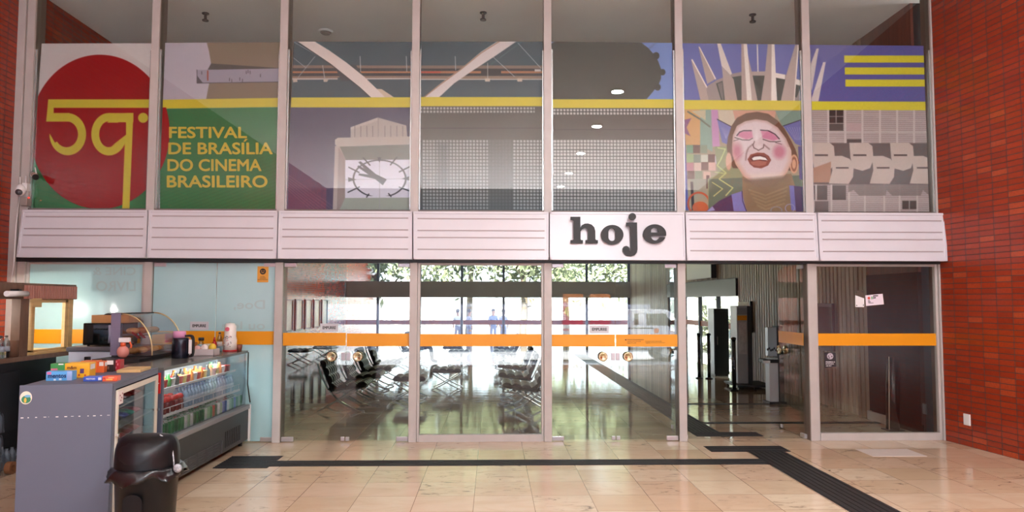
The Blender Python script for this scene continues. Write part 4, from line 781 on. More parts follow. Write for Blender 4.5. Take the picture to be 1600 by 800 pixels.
MB().box(-4.9, -4.62, 9.02, 9.03, 1.285, 1.5).build('door_glass', mat('black_glass', (8, 16, 18), 0.05, coat=1), r, 0.003); MB().tube([(-4.6, 9.0, 1.29), (-4.585, 8.985, 1.39), (-4.6, 9.0, 1.5)], 0.014, 8).build('handle', mat('lilac_grey', (150, 150, 172), 0.35), r)
for x in (-4.88, -4.5):
    for y in (9.07, 9.38): MB().lathe([(0.014, 1.245), (0.014, 1.262)], (x, y, 0), 8).build('foot', BLACK, r)
r = thing('wooden_box', (-4.62, 9.2, 1.525), 'shallow wooden box on top of the microwave', 'box')
m = MB().box(-4.85, -4.4, 9.06, 9.075, 1.526, 1.62).box(-4.85, -4.4, 9.345, 9.36, 1.526, 1.62).box(-4.85, -4.835, 9.075, 9.345, 1.526, 1.62).box(-4.415, -4.4, 9.075, 9.345, 1.526, 1.62).box(-4.835, -4.415, 9.075, 9.345, 1.526, 1.54); m.build('box', mat('warm_wood', (186, 134, 84), 0.5, noise=0.1), r, 0.003)
solo(MB().ball((-4.72, 9.2, 1.59), (0.06, 0.06, 0.05)), 'dark_bundle', mat('dark_cloth', (44, 40, 40), 0.8, noise=0.2), 'small dark bundle lying in the wooden box', 'bundle', loc=(-4.72, 9.2, 1.54))
# stand and curved pastry case
r = thing('black_stand', (-3.85, 8.25, 0), 'black stand under the curved pastry case', 'stand'); MB().box(-4.1, -3.64, 7.72, 8.78, 0.03, 1.17).build('cabinet', BLKP, r, 0.006); MB().box(-4.11, -3.63, 7.71, 8.79, 1.17, 1.195).build('top', BLACK, r, 0.004); MB().box(-4.05, -3.7, 7.76, 8.74, 0, 0.03).build('plinth', BLACK, r)
r = thing('pastry_case', (-3.85, 8.35, 1.195), 'countertop pastry case with a curved glass front', 'display case')
x0, x1, y0, y1, zb, zt = -4.05, -3.62, 7.98, 8.72, 1.215, 1.655
prof = [(x1, zb)]+[(x0+0.1+(x1-x0-0.1)*math.cos(math.radians(a)), zb+0.03+(zt-zb-0.03)*math.sin(math.radians(a))) for a in range(0, 91, 9)]
MB().box(x0, x1, y0, y1, 1.195, zb).build('base', BLACK, r, 0.004); MB().box(x0, x0+0.1, y0, y1, zt-0.012, zt+0.008).build('top_rail', BLACK, r)
MB().box(x0-0.01, x0+0.09, y0-0.012, y0, zb, zt+0.008).build('side_panel', mat('lilac_panel', (124, 118, 142), 0.4, noise=0.1), r, 0.003)
for yy in (y0, y1-0.006): MB().prism([(x0+0.09, yy, zb)]+[(a, yy, b_) for a, b_ in prof]+[(x0+0.09, yy, zt)], (0, 0.006, 0)).build('end_glass', CURVED, r)
m = MB(); m.grid([[(a, yy, b_) for yy in (y0, y1)] for a, b_ in prof]); m.grid([[(a-0.006, yy, b_-0.003) for yy in (y1, y0)] for a, b_ in prof]); m.build('curved_glass', CURVED, r)
for yy in (y0-0.004, y1+0.004): MB().tube([(a, yy, b_) for a, b_ in prof], 0.008, 6).build('edge_trim', mat('brass_trim', (206, 186, 140), 0.3, 0.7), r)
MB().box(x0+0.02, x1-0.12, y0+0.02, y1-0.02, 1.42, 1.428).build('glass_shelf', CURVED, r)
m = MB()
for yy in (y0+0.06, y0+0.18): m.bar([(-3.86, yy, 1.46), (-3.79, yy, 1.39)], (0, 1, 0), 0.03, 0.003)
m.build('price_tickets', mat('red_ticket', (176, 30, 40), 0.5), r)
FOODS = [('bread_roll', (188, 128, 70)), ('pastry', (206, 150, 92)), ('filled_roll', (170, 104, 58)), ('cake_slice', (198, 160, 116))]
k = 0
for zz, n in ((1.228, 5), (1.44, 4)):
    for j in range(n):
        nm, cc = FOODS[(j+k) % 4]; p = Vector((x0+0.17+0.03*(j % 2), y0+0.1+j*0.135, zz+0.03))
        solo(MB().ball(p, (0.07, 0.05, 0.035)), nm, mat(nm+'_crust', cc, 0.6, noise=0.25, scale=20), ['first', 'second', 'third', 'fourth', 'fifth'][j]+' baked snack from the near end on the '+('lower deck' if k == 0 else 'glass shelf')+' of the pastry case', 'snack', 'baked snacks in the pastry case', loc=(p.x, p.y, zz-0.005))
    k += 1
solo(MB().box(-3.72, -3.71, 8.5, 8.7, 1.32, 1.42), 'red_card', mat('red_card_print', (176, 40, 62), 0.5), 'red price card inside the far end of the pastry case', 'card', loc=(-3.715, 8.6, 1.32))
r = thing('spray_bottle', (-3.86, 7.84, 1.195), 'round pink spray bottle with a white and orange trigger in front of the pastry case', 'spray bottle')
MB().ball((-3.86, 7.84, 1.262), (0.06, 0.05, 0.066)).build('body', mat('pink_liquid', (214, 140, 128), 0.25), r); MB().lathe([(0.026, 1.315), (0.026, 1.355), (0.02, 1.36)], (-3.86, 7.84, 0), 12).build('collar', mat('orange_plastic', (226, 96, 52), 0.4), r)
MB().box(-3.9, -3.79, 7.815, 7.865, 1.36, 1.41).build('head', WHITEP, r, 0.01); MB().tube([(-3.8, 7.84, 1.37), (-3.775, 7.84, 1.33), (-3.78, 7.84, 1.3)], 0.01, 8).build('trigger', MATS['orange_plastic'], r)
# ------------------------------------------------------------------ glass display fridge
FX0, FX1, FY0, FY1 = -3.6, -3.1, 7.05, 9.4
r = thing('display_fridge', (-3.45, 8.2, 0), 'long glass-fronted drinks fridge with a black base behind the grey cabinet', 'fridge')
DKG = mat('charcoal_panel', (46, 50, 52), 0.45, noise=0.08); GRYP = mat('grey_sill', (128, 130, 132), 0.45); SIDEP = mat('blue_grey_panel', (84, 90, 106), 0.45)
MB().box(FX0, -3.05, FY0, FY1, 0.07, 0.45).build('base', DKG, r, 0.008); MB().box(FX0, -3.03, FY0-0.01, FY1+0.02, 0.45, 0.5).build('sill', GRYP, r, 0.008)
m = MB()
for k in range(8): m.box(-3.052, -3.04, FY0+0.05, FY1-0.95, 0.085+0.018*k, 0.094+0.018*k)
for k in range(7): m.box(-3.052, -3.038, FY0+0.05+0.23*k, FY0+0.06+0.23*k, 0.08, 0.225)
m.build('vent_grille', mat('grille_grey', (82, 82, 84), 0.5), r)
m = MB()
for k in range(9): m.box(-3.052, -3.045, FY1-0.8+0.06*k, FY1-0.785+0.06*k, 0.12, 0.3)
m.build('vent_slots', BLACK, r)
MB().box(FX0, FX0+0.04, FY0, FY1, 0.5, 1.14).build('back_wall', mat('fridge_white', (214, 220, 218), 0.4), r); MB().box(FX0, -3.08, FY0-0.01, FY1+0.02, 1.14, 1.17).build('top', mat('grey_glass_top', (96, 96, 92), 0.2), r, 0.004)
MB().box(FX0+0.04, FX1+0.01, FY0-0.01, FY0+0.025, 0.5, 1.14).build('side_panel', SIDEP, r, 0.003); MB().box(FX0+0.04, FX1+0.01, FY1-0.01, FY1+0.0, 0.5, 1.14).build('side_glass', CURVED, r)
MB().box(-3.1, -3.094, FY0+0.025, FY1-0.01, 0.5, 1.14).build('front_glass', CURVED, r)
MB().tube([(-3.075, FY1+0.012, 1.15), (-3.075, FY1+0.012, 0.75), (-3.04, FY1+0.015, 0.52)], 0.008, 6).build('edge_seal', BLACK, r); MB().box(-3.048, -3.028, FY1-0.02, FY1+0.018, 0.05, 0.5).build('corner_trim', WHITEP, r)
WIRE = mat('white_wire', (222, 224, 222), 0.4)
for z, xf in ((0.925, -3.22), (0.685, -3.16)):
    m = MB()
    for k in range(8): m.box(FX0+0.045+k*(xf-FX0-0.05)/8, FX0+0.051+k*(xf-FX0-0.05)/8, FY0+0.03, FY1-0.02, z-0.006, z)
    for k in range(24): m.box(FX0+0.045, xf, FY0+0.05+0.097*k, FY0+0.055+0.097*k, z-0.01, z-0.006)
    m.box(xf-0.004, xf+0.004, FY0+0.03, FY1-0.02, z-0.012, z+0.012)
    if z < 0.8:
        m.tube([(xf, FY0+0.03, z+0.07), (xf, FY1-0.03, z+0.07)], 0.004, 6)
        for k in range(9): m.tube([(xf, FY0+0.05+0.28*k, z), (xf, FY0+0.05+0.28*k, z+0.07)], 0.004, 6)
    m.build('shelf', WIRE, r)
MB().tube([(-3.3, FY0+0.15, 1.12), (-3.3, FY1-0.15, 1.12)], 0.014, 8).build('light_tube', mat('cold_tube', (240, 250, 255), 0.4, emit=2.5), r)
L = bpy.data.objects.new('fridge_light', bpy.data.lights.new('fridge_light', 'AREA')); L.data.shape = 'RECTANGLE'; L.data.size = 0.04; L.data.size_y = 2.0; L.data.energy = 6; L.data.color = (0.93, 0.98, 1); L.location = (-3.3+3.45, 0.02, 1.1); L.parent = r; C.objects.link(L)
for x in (FX0+0.06, -3.12):
    for y in (FY0+0.08, FY1-0.08): MB().lathe([(0.025, 0), (0.025, 0.07)], (x, y, 0), 10).build('foot', BLACK, r)
# cans on the bottom deck
cans = [('green', (28, 120, 66)), ('dark green', (22, 92, 58)), ('white', (206, 212, 208)), ('red', (186, 34, 36)), ('blue', (60, 96, 176)), ('pale green', (140, 178, 140))]
TOPM = mat('can_top', (196, 196, 190), 0.3, 0.7); protos = {}
def make_can(nm, cc, loc):
    m = MB().lathe([(0.024, 0), (0.031, 0.008), (0.031, 0.118), (0.027, 0.128)], loc, 14, 0); x, y, z = loc
    m.lathe([(0.027, 0.128), (0.025, 0.131), (0.024, 0.126), (0.001, 0.126)], loc, 14, 1); m.box(x-0.004, x+0.012, y-0.006, y+0.006, z+0.127, z+0.1285, 1)
    o = m.build('drink_can', [mat(nm+'_can', cc, 0.3, 0.3, noise=0.15, scale=30), TOPM]); L_ = Vector(loc)
    for v in o.data.vertices: v.co -= L_
    o.location = L_; return tag(o, nm+' drink can on the bottom deck of the display fridge', 'can', nm+' cans in the display fridge')
random.seed(3)
for j in range(30):
    near = [0, 1, 0, 0, 1, 0, 0, 2, 5, 2, 1, 0, 1, 0, 2, 5, 0, 3, 1, 2, 5, 4, 4, 2, 5, 0, 4, 0, 5, 0]
    for i in range(3):
        nm, cc = cans[near[j] if i == 0 else random.choice([0, 0, 3, 2, 1])]; loc = (-3.145-0.07*i, FY0+0.11+0.075*j, 0.5)
        if nm not in protos: protos[nm] = make_can(nm, cc, loc)
        else: dup(protos[nm], loc)
# middle shelf: red-topped bottles, then clear water bottles
REDC = mat('red_cap', (204, 40, 36), 0.35); b1 = None; b2 = None
for j in range(7):
    for i in range(2):
        loc = (-3.23-0.1*i, FY0+0.12+0.1*j, 0.685)
        if b1 is None:
            t = thing('sauce_bottle', loc, 'dark bottle with a round red top on the middle shelf of the display fridge', 'bottle', 'red topped bottles in the display fridge'); x, y, z = loc
            MB().lathe([(0.036, 0), (0.038, 0.01), (0.036, 0.09), (0.03, 0.11)], loc, 14).build('body', mat('dark_drink', (120, 34, 34), 0.25), t); MB().ball((x, y, z+0.13), (0.036, 0.036, 0.03), 10).build('cap', REDC, t); b1 = t
        else: dup(b1, loc)
BLUEC = mat('blue_cap', (120, 150, 190), 0.4)
for j in range(17):
    for i in range(2):
        loc = (-3.22-0.1*i, FY0+0.85+0.083*j, 0.685)
        if b2 is None: b2 = bottle('water_bottle', 'clear blue-tinted water bottle on the middle shelf of the display fridge', 'bottle', 'water bottles in the display fridge', mat('water_blue', (150, 178, 200), 0.15, noise=0.2, scale=40), BLUEC, mat('pale_label', (190, 206, 216), 0.4), 0.032, 0.2, loc)
        else: dup(b2, loc)
# top shelf: small mixed packs and bottles
tops = [('yogurt_cup', 'white', (226, 224, 220)), ('juice_bottle', 'green', (70, 150, 70)), ('juice_box', 'pale', (206, 214, 208)), ('yogurt_cup', 'red', (196, 52, 44)), ('juice_bottle', 'dark', (52, 54, 50)), ('juice_bottle', 'orange', (214, 130, 52)), ('yogurt_cup', 'yellow', (220, 190, 90)), ('juice_box', 'brown', (150, 92, 50))]
seq = [0, 1, 2, 4, 3, 1, 0, 4, 3, 6, 3, 5, 0, 3, 5, 6, 4, 5, 3, 6, 5, 0, 3, 3]; pr2 = {}
for j in range(24):
    for i in range(2):
        q = seq[(j+i*5) % 24]; kind, cn, cc = tops[q]; loc = (-3.29-0.1*i, FY0+0.1+0.093*j, 0.925); x, y, z = loc
        if q in pr2: dup(pr2[q], loc); continue
        M_ = mat(cn+'_pack', cc, 0.35, noise=0.12, scale=30)
        if kind == 'yogurt_cup': m = MB().lathe([(0.028, 0), (0.038, 0.075), (0.04, 0.078), (0.001, 0.08)], loc, 14)
        elif kind == 'juice_bottle': m = MB().lathe([(0.032, 0), (0.034, 0.01), (0.034, 0.075), (0.016, 0.105), (0.016, 0.13), (0.001, 0.13)], loc, 14)
        else: m = MB().box(x-0.03, x+0.03, y-0.036, y+0.036, z, z+0.105)
        pr2[q] = solo(m, kind, M_, cn+' '+kind.replace('_', ' ')+' on the top shelf of the display fridge', 'drink' if 'juice' in kind else 'cup', cn+' '+kind.replace('_', ' ')+' group in the display fridge', loc=loc)
# things on the fridge top
def on_top(px, X=None, Y=None): return Vector((X if X is not None else XL(px, Y), Y, 1.17))
p = on_top(291, Y=8.2); r = thing('thermos', tuple(p), 'dark thermos flask with a pink lid on the display fridge', 'thermos')
MB().lathe([(0.085, 0), (0.09, 0.01), (0.088, 0.2), (0.078, 0.22)], p, 24).build('body', mat('dark_blue_metal', (28, 32, 46), 0.25, 0.4), r); MB().lathe([(0.066, 0.22), (0.066, 0.285), (0.06, 0.292)], p+Vector((-0.015, 0, 0)), 20).build('lid', mat('pink_lid', (214, 150, 190), 0.45), r)
MB().bar(spline([p+Vector((0.05, 0, 0.24)), p+Vector((0.12, 0, 0.235)), p+Vector((0.135, 0, 0.15)), p+Vector((0.125, 0, 0.03)), p+Vector((0.08, 0, 0.02))]), (0, 1, 0), 0.018, 0.012).build('handle', BLACK, r); MB().box(p.x+0.098, p.x+0.128, p.y-0.03, p.y-0.015, p.z+0.05, p.z+0.2).build('label_strip', WHITEP, r)
p = on_top(366, Y=9.28); r = thing('drink_dispenser', tuple(p), 'tall white dispenser with a red base at the far end of the display fridge', 'dispenser')
MB().lathe([(0.085, 0), (0.085, 0.018)], p, 28).build('base', mat('red_base', (196, 36, 44), 0.4), r); MB().lathe([(0.082, 0.018), (0.08, 0.09), (0.082, 0.14), (0.072, 0.18), (0.069, 0.31), (0.05, 0.345), (0.001, 0.35)], p, 28).build('body', mat('cream_plastic', (236, 232, 226), 0.3), r)
MB().disc(p+Vector((-0.012, -0.071, 0.275)), (0, 1, 0), 0.026, 20, 0, 0.006).build('emblem', mat('pink_print', (222, 110, 130), 0.5), r); m = MB()
for k in range(22):
    a = random.uniform(-0.9, 0.5); z = random.uniform(0.06, 0.19); q_ = p+Vector((0.0835*math.sin(a), -0.0835*math.cos(a), z)); m.box(q_.x-0.006, q_.x+0.006, q_.y-0.002, q_.y+0.002, q_.z-0.003, q_.z+0.003, random.randint(0, 1))
m.build('print_marks', [MATS['red_base'], TEXT], r)
p = on_top(322, Y=8.95); r = thing('glass_jar', tuple(p), 'clear jar with a black lid among the items on the display fridge', 'jar'); MB().lathe([(0.032, 0), (0.036, 0.01), (0.036, 0.1), (0.026, 0.13), (0.026, 0.15)], p, 18).build('body', BOTTLE, r); MB().lathe([(0.033, 0.15), (0.033, 0.185)], p, 18).build('lid', DCAP, r); MB().lathe([(0.033, 0.004), (0.033, 0.07)], p, 16).build('contents', mat('beige_powder', (206, 180, 160), 0.7), r)
p = on_top(332.5, Y=9.05); solo(MB().lathe([(0.04, 0), (0.045, 0.1), (0.045, 0.105), (0.04, 0.105), (0.036, 0.01), (0.001, 0.01)], p, 18), 'paper_cup', mat('cream_paper', (206, 196, 166), 0.6), 'cream paper cup beside the black-lidded jar', 'cup', loc=p)
p = on_top(342, Y=9.1); r = thing('ketchup_bottle', tuple(p), 'red squeeze bottle next to the cream paper cup', 'bottle'); MB().lathe([(0.026, 0), (0.028, 0.01), (0.028, 0.11), (0.014, 0.135)], p, 16).build('body', mat('ketchup_red', (176, 22, 24), 0.3), r); MB().lathe([(0.014, 0.135), (0.014, 0.15), (0.006, 0.185)], p, 12).build('nozzle', mat('ketchup_red', (176, 22, 24)), r); MB().box(p.x-0.014, p.x+0.014, p.y-0.03, p.y-0.026, p.z+0.02, p.z+0.06).build('label_patch', WHITEP, r)
p = on_top(350, Y=9.15); r = bottle('syrup_bottle', 'slim clear bottle with a dark cap between the red bottle and the white dispenser', 'bottle', None, BOTTLE, DCAP, mat('grey_label', (170, 170, 166), 0.5), 0.033, 0.24, tuple(p))
p = on_top(330, Y=8.6); r = thing('clear_tray', tuple(p), 'clear plastic tray holding small packets on the display fridge', 'tray'); m = MB().box(p.x-0.16, p.x+0.12, p.y-0.09, p.y-0.086, p.z, p.z+0.075).box(p.x-0.16, p.x+0.12, p.y+0.086, p.y+0.09, p.z, p.z+0.075).box(p.x-0.16, p.x-0.156, p.y-0.09, p.y+0.09, p.z, p.z+0.075).box(p.x+0.116, p.x+0.12, p.y-0.09, p.y+0.09, p.z, p.z+0.075).box(p.x-0.16, p.x+0.12, p.y-0.09, p.y+0.09, p.z, p.z+0.004); m.build('tray', mat('cloudy_plastic', (206, 196, 196), 0.3, trans=0.0), r)
for k, (dx, cc, nm) in enumerate(((-0.1, (214, 170, 164), 'pink'), (-0.02, (236, 226, 220), 'white'), (0.07, (222, 186, 60), 'yellow'))): solo(MB().ball((p.x+dx, p.y, p.z+0.062+0.012*k), (0.045, 0.035, 0.05), 8), 'sachet_pile', mat(nm+'_sachet', cc, 0.5, noise=0.1, scale=30), nm+' packet sticking out of the clear tray', 'packet', loc=(p.x+dx, p.y, p.z+0.012))
p = on_top(308, Y=9.15); solo(MB().box(p.x-0.05, p.x+0.05, p.y-0.05, p.y+0.05, p.z, p.z+0.12), 'carton', mat('orange_carton', (196, 120, 60), 0.6, noise=0.1), 'plain orange-brown carton behind the thermos', 'carton', bevel=0.004, loc=p)
p = on_top(380, Y=9.33); solo(MB().lathe([(0.03, 0), (0.04, 0.08), (0.037, 0.08), (0.028, 0.005), (0.001, 0.005)], p, 16), 'brown_pot', mat('terracotta', (128, 70, 52), 0.6), 'small brown pot right of the white dispenser', 'pot', loc=p)
# ------------------------------------------------------------------ grey counter cabinet
CZ = 1.18; phi = math.radians(10.8); CL = (-2.83, 5.61, 0)
r = thing('display_cabinet', CL, 'grey counter cabinet with a glass side and candy boxes on top', 'cabinet', rz=phi); CM = WORLD[r.name]
GREYC = mat('grey_laminate', (92, 97, 114), 0.5, noise=0.03, scale=3); INN = mat('cabinet_inside', (92, 84, 78), 0.6)
def cb(m, *b, mi=0): return m.box(*b, mi=mi, M=CM)
cb(MB(), -0.62, 0, 0, 0.02, 0, CZ).build('end_panel', GREYC, r, 0.002); cb(MB(), -0.62, 0, 1.31, 1.33, 0, CZ).build('end_panel', GREYC, r, 0.002)
cb(MB(), -0.62, -0.6, 0.02, 1.31, 0, CZ-0.02).build('back_panel', GREYC, r); cb(MB(), -0.6, 0, 0.02, 1.31, CZ-0.02, CZ).build('top_panel', GREYC, r, 0.002); cb(MB(), -0.6, 0, 0.02, 1.31, 0.02, 0.1).build('plinth', GREYC, r)
m = MB(); cb(m, -0.02, 0.004, 0.02, 0.07, 0.1, CZ-0.02); cb(m, -0.02, 0.004, 0.07, 1.31, CZ-0.05, CZ-0.02); m.build('side_frame', GREYC, r)
CREAM = mat('cream_frame', (214, 206, 190), 0.4); m = MB()
for b in ((0.004, 0.018, 0.07, 0.105, 0.12, CZ-0.06), (0.004, 0.018, 1.2, 1.27, 0.12, CZ-0.06), (0.004, 0.018, 0.105, 1.2, CZ-0.1, CZ-0.06), (0.004, 0.018, 0.105, 1.2, 0.12, 0.16)): cb(m, *b)
dr = m.build('glass_door', CREAM, r, 0.002); cb(MB(), 0.006, 0.012, 0.105, 1.2, 0.16, CZ-0.1).build('pane', CURVED, dr)
cb(MB(), 0.018, 0.036, 0.05, 0.08, 0.78, 0.8).build('knob', CHROME, dr); cb(MB(), 0.018, 0.036, 1.235, 1.255, 0.8, 0.82).build('knob', CHROME, dr)
SHZ = (0.98, 0.815, 0.665, 0.5, 0.33)
for z in SHZ: cb(MB(), -0.6, -0.03, 0.02, 1.31, z-0.02, z-0.006).build('shelf', mat('grey_shelf', (120, 122, 124), 0.5), r)
def face_disc(x, z, rx, rz, d, mt, nm):
    mm = MB(); n = 24; P = [CM @ Vector((x+rx*math.cos(2*math.pi*k/n), -0.0004, z+rz*math.sin(2*math.pi*k/n))) for k in range(n)]; mm.prism(P, CM.to_3x3() @ Vector((0, -d, 0))); mm.build(nm, mt, r)
sx, sz = -0.575, 1.09
face_disc(sx, sz+0.0, 0.04, 0.047, 0.001, mat('sticker_white', (222, 214, 196), 0.5), 'sticker'); face_disc(sx+0.002, sz-0.012, 0.031, 0.028, 0.002, mat('sticker_green', (52, 130, 92), 0.5), 'sticker_print'); face_disc(sx+0.012, sz+0.012, 0.02, 0.01, 0.003, mat('sticker_blue', (120, 180, 214), 0.5), 'sticker_print'); face_disc(sx-0.003, sz-0.018, 0.008, 0.018, 0.003, mat('sticker_yellow', (222, 178, 70), 0.5), 'sticker_print')
m = MB()
for k in range(13):
    x = -0.61+k*0.049+random.uniform(-0.01, 0.01); w_ = random.choice([0.004, 0.008, 0.018, 0.012]); cb(m, x, x+w_, -0.0012, 0, 0.944+random.uniform(-0.002, 0.002), 0.949)
m.build('chipped_paint', mat('chip_white', (226, 224, 220), 0.6), r); cb(MB(), 0.018, 0.021, 0.08, 0.2, CZ-0.17, CZ-0.07).build('price_tag', mat('tag_paper', (226, 214, 210), 0.6), r)
m = MB()
for yy, zz in ((0.11, 1.07), (0.15, 1.05), (0.13, 1.03), (0.17, 1.08)): cb(m, 0.021, 0.022, yy, yy+0.02, zz, zz+0.012)
m.build('price_print', mat('tag_ink', (150, 70, 90), 0.6), r)
# sweets inside
shelf_items = [(0.974, [(214, 60, 40)]*3+[(190, 34, 34)]*4, 'red'), (0.809, [(60, 150, 90), (60, 150, 90), (40, 44, 60), (60, 80, 170), (50, 160, 140), (206, 80, 110)], ''), (0.659, [(176, 40, 48)]*5, 'red'), (0.494, [(90, 100, 70)]*3, 'olive'), (0.324, [(160, 44, 40)]*4, 'dark red')]
names6 = ['pale green', 'bright green', 'black', 'blue', 'teal', 'pink']; ordn = ['first', 'second', 'third', 'fourth', 'fifth', 'sixth', 'seventh']; shn = ['top', 'second', 'third', 'fourth', 'lowest']
for s_, (z, cols, nm) in enumerate(shelf_items):
    for j, cc in enumerate(cols):
        yy = 0.14+j*(1.02/len(cols)); h = 0.045 if s_ == 0 else 0.062; L_ = (0.95/len(cols))*0.82; P = []
        for a in range(7):
            t_ = a/6; th = 0.5*h*math.sin(math.pi*min(1, max(0, t_)))**0.5+0.003
            P.append([CM @ Vector((-0.08-0.09+0.09*math.cos(2*math.pi*k/10), yy+L_*t_, z+h/2+th*math.sin(2*math.pi*k/10))) for k in range(11)])
        lb = (names6[j]+' candy pack on the second shelf of the grey cabinet') if s_ == 1 else ordn[j]+' '+nm+' packet from the near end, '+shn[s_]+' shelf of the grey cabinet'
        c0 = CM @ Vector((-0.17, yy+L_/2, z)); solo(MB().grid(P), 'candy_pack' if s_ == 1 else 'snack_packet', mat('packet_%d_%d_%d' % cc, cc, 0.35, noise=0.2, scale=25), lb, 'packet', 'sweets inside the grey cabinet', loc=c0)
# boxes on the cabinet top
def zhit(px, py, z):
    d = ray(px, py); return Vector((0, 0, H))+d*((z-H)/d.z)
CI = CM.inverted()
def cbox(name, x0, x1, yb, hpx, depth, cols, label, txt=None, side=None, band_=None):
    A, B = CI @ zhit(x0, yb, CZ), CI @ zhit(x1, yb, CZ); sc_ = (CM @ A).y/F; h = hpx*sc_; y0 = (A.y+B.y)/2
    y0 = max(y0, 0.012); base = CM @ Vector(((A.x+B.x)/2, y0+depth/2, CZ+0.001))
    t = thing(name, tuple(base), label, 'candy box', 'candy boxes on the grey cabinet', rz=phi); WORLD[t.name] = Matrix.Translation(base) @ Matrix.Rotation(phi, 4, 'Z'); M_ = WORLD[t.name]; w_ = (B.x-A.x)/2; d2 = depth/2
    MB().box(-w_, w_, -d2, d2, 0, h, M=M_).build('carton', mat('carton_%d_%d_%d' % cols, cols, 0.4, noise=0.05), t, 0.002)
    if side: MB().box(w_, w_+0.001, -d2*0.7, d2*0.7, h*0.55, h*0.9, M=M_).build('side_label', mat('white_label', (226, 220, 216), 0.5), t)
    if band_:
        for (a, b, c, d, col) in band_: MB().box(-w_+2*w_*a, -w_+2*w_*b, -d2-0.001, -d2, h*c, h*d, M=M_).build('print_patch', mat('print_%d_%d_%d' % col, col, 0.45), t)
    if txt:
        s_, a, b, c, d, col = txt; m = MB(); O = M_ @ Vector((-w_+2*w_*a, -d2-0.0022, h*c)); U = M_.to_3x3() @ Vector((2*w_*(b-a), 0, 0)); text_into(m, s_, O, U, (0, 0, h*(d-c)), 0, 0.03); m.build('lettering', mat('ink_%d_%d_%d' % col, col, 0.5), t)
    return t
cbox('candy_box', 73, 111, 595, 14, 0.10, (90, 168, 226), 'pale blue candy box at the front left corner of the grey cabinet', ('mentos', 0.08, 0.78, 0.3, 0.7, (22, 34, 90)), band_=[(0.8, 1.0, 0.0, 1.0, (150, 176, 222)), (0.03, 0.2, 0.68, 0.95, (214, 110, 160)), (0.3, 0.38, 0.02, 0.2, (214, 232, 246)), (0.5, 0.6, 0.05, 0.25, (206, 228, 246))])
cbox('candy_box', 79, 100, 588, 19, 0.09, (46, 142, 66), 'green candy box behind the pale blue one', None, band_=[(0.05, 0.5, 0.4, 0.62, (206, 110, 140)), (0.55, 0.9, 0.9, 1.0, (230, 230, 226))])
cbox('candy_box', 102, 138, 590.5, 22, 0.15, (240, 176, 32), 'bright yellow candy box behind the blue boxes', ('m&m', 0.1, 0.48, 0.6, 0.82, (110, 60, 40)), side=True, band_=[(0.62, 0.78, 0.3, 0.62, (92, 60, 110)), (0.55, 0.62, 0.12, 0.25, (190, 60, 40)), (0.8, 0.87, 0.1, 0.22, (206, 70, 40))])
cbox('candy_box', 131, 159, 596, 7, 0.1, (58, 92, 190), 'flat blue candy box at the front edge of the grey cabinet', ('PRESTIGIO', 0.15, 0.62, 0.35, 0.7, (226, 230, 240)), band_=[(0.78, 0.95, 0.2, 0.8, (214, 222, 238))])
cbox('candy_box', 160.5, 182, 596, 7.5, 0.1, (226, 92, 52), 'flat orange-red candy box beside the flat blue one', None, band_=[(0.25, 0.7, 0.2, 0.5, (240, 190, 90)), (0.05, 0.2, 0.5, 0.8, (176, 40, 36)), (0.4, 0.8, 0.6, 0.85, (236, 160, 120))])
cbox('candy_box', 126, 150, 583, 18, 0.13, (224, 112, 46), 'orange candy box behind the yellow one', None, side=True)
cbox('candy_box', 151.5, 162, 582.5, 17, 0.12, (216, 100, 44), 'narrow orange candy box left of the dark one', None, side=True, band_=[(0.3, 0.9, 0.6, 0.95, (228, 220, 214))])
cbox('candy_box', 163.5, 177, 581, 18, 0.12, (40, 30, 30), 'dark brown candy box with a white tag', None, band_=[(0.2, 0.95, 0.6, 0.95, (226, 222, 218)), (0.3, 0.5, 0.2, 0.45, (120, 90, 70))])
cbox('candy_box', 178.5, 187, 580, 17, 0.12, (170, 26, 44), 'dark red candy box at the right end of the back row', None, band_=[(0.2, 0.4, 0.2, 0.4, (214, 130, 140)), (0.5, 0.7, 0.5, 0.7, (214, 130, 140)), (0.2, 0.5, 0.75, 0.9, (214, 130, 140))])
m = MB(); cb(m, -0.22, -0.03, 0.86, 1.2, CZ+0.001, CZ+0.025); solo(m, 'wooden_board', PLY, 'small plywood board lying at the far end of the grey cabinet', 'board', bevel=0.003, loc=CM @ Vector((-0.12, 1.0, CZ)))
r = thing('red_price_board', (-3.12, 6.98, 0.92), 'small red and white board at the near end of the display fridge', 'sign'); MB().box(-3.2, -3.105, 7.022, 7.036, 0.93, 1.12).build('board', mat('red_board', (196, 36, 34), 0.4), r); MB().box(-3.19, -3.115, 7.018, 7.022, 1.02, 1.03).build('white_line', WHITEP, r)
# ------------------------------------------------------------------ swing-lid bin
bx, by = XL(246, 5.2), 5.2; r = thing('trash_bin', (bx, by, 0), 'black swing-lid rubbish bin with a plastic liner in front of the grey cabinet', 'bin'); BP = mat('black_plastic', (13, 14, 18), 0.4, spec=0.3, noise=0.08)
MB().lathe([(0.165, 0), (0.172, 0.012), (0.2, 0.6), (0.212, 0.61), (0.212, 0.645)], (bx, by, 0), 40).build('body', BP, r)
m = MB(); pts = [Vector((bx-0.062, by-0.187, 0.2)), Vector((bx+0.062, by-0.187, 0.2)), Vector((bx+0.066, by-0.196, 0.47))]+[Vector((bx+0.066*math.cos(a*math.pi/8), by-0.199, 0.47+0.05*math.sin(a*math.pi/8))) for a in range(1, 8)]+[Vector((bx-0.066, by-0.196, 0.47))]
m.prism(pts, (0, -0.006, 0)); m.build('front_emboss', BP, r, 0.003)
m = MB(); n = 56; rows = []
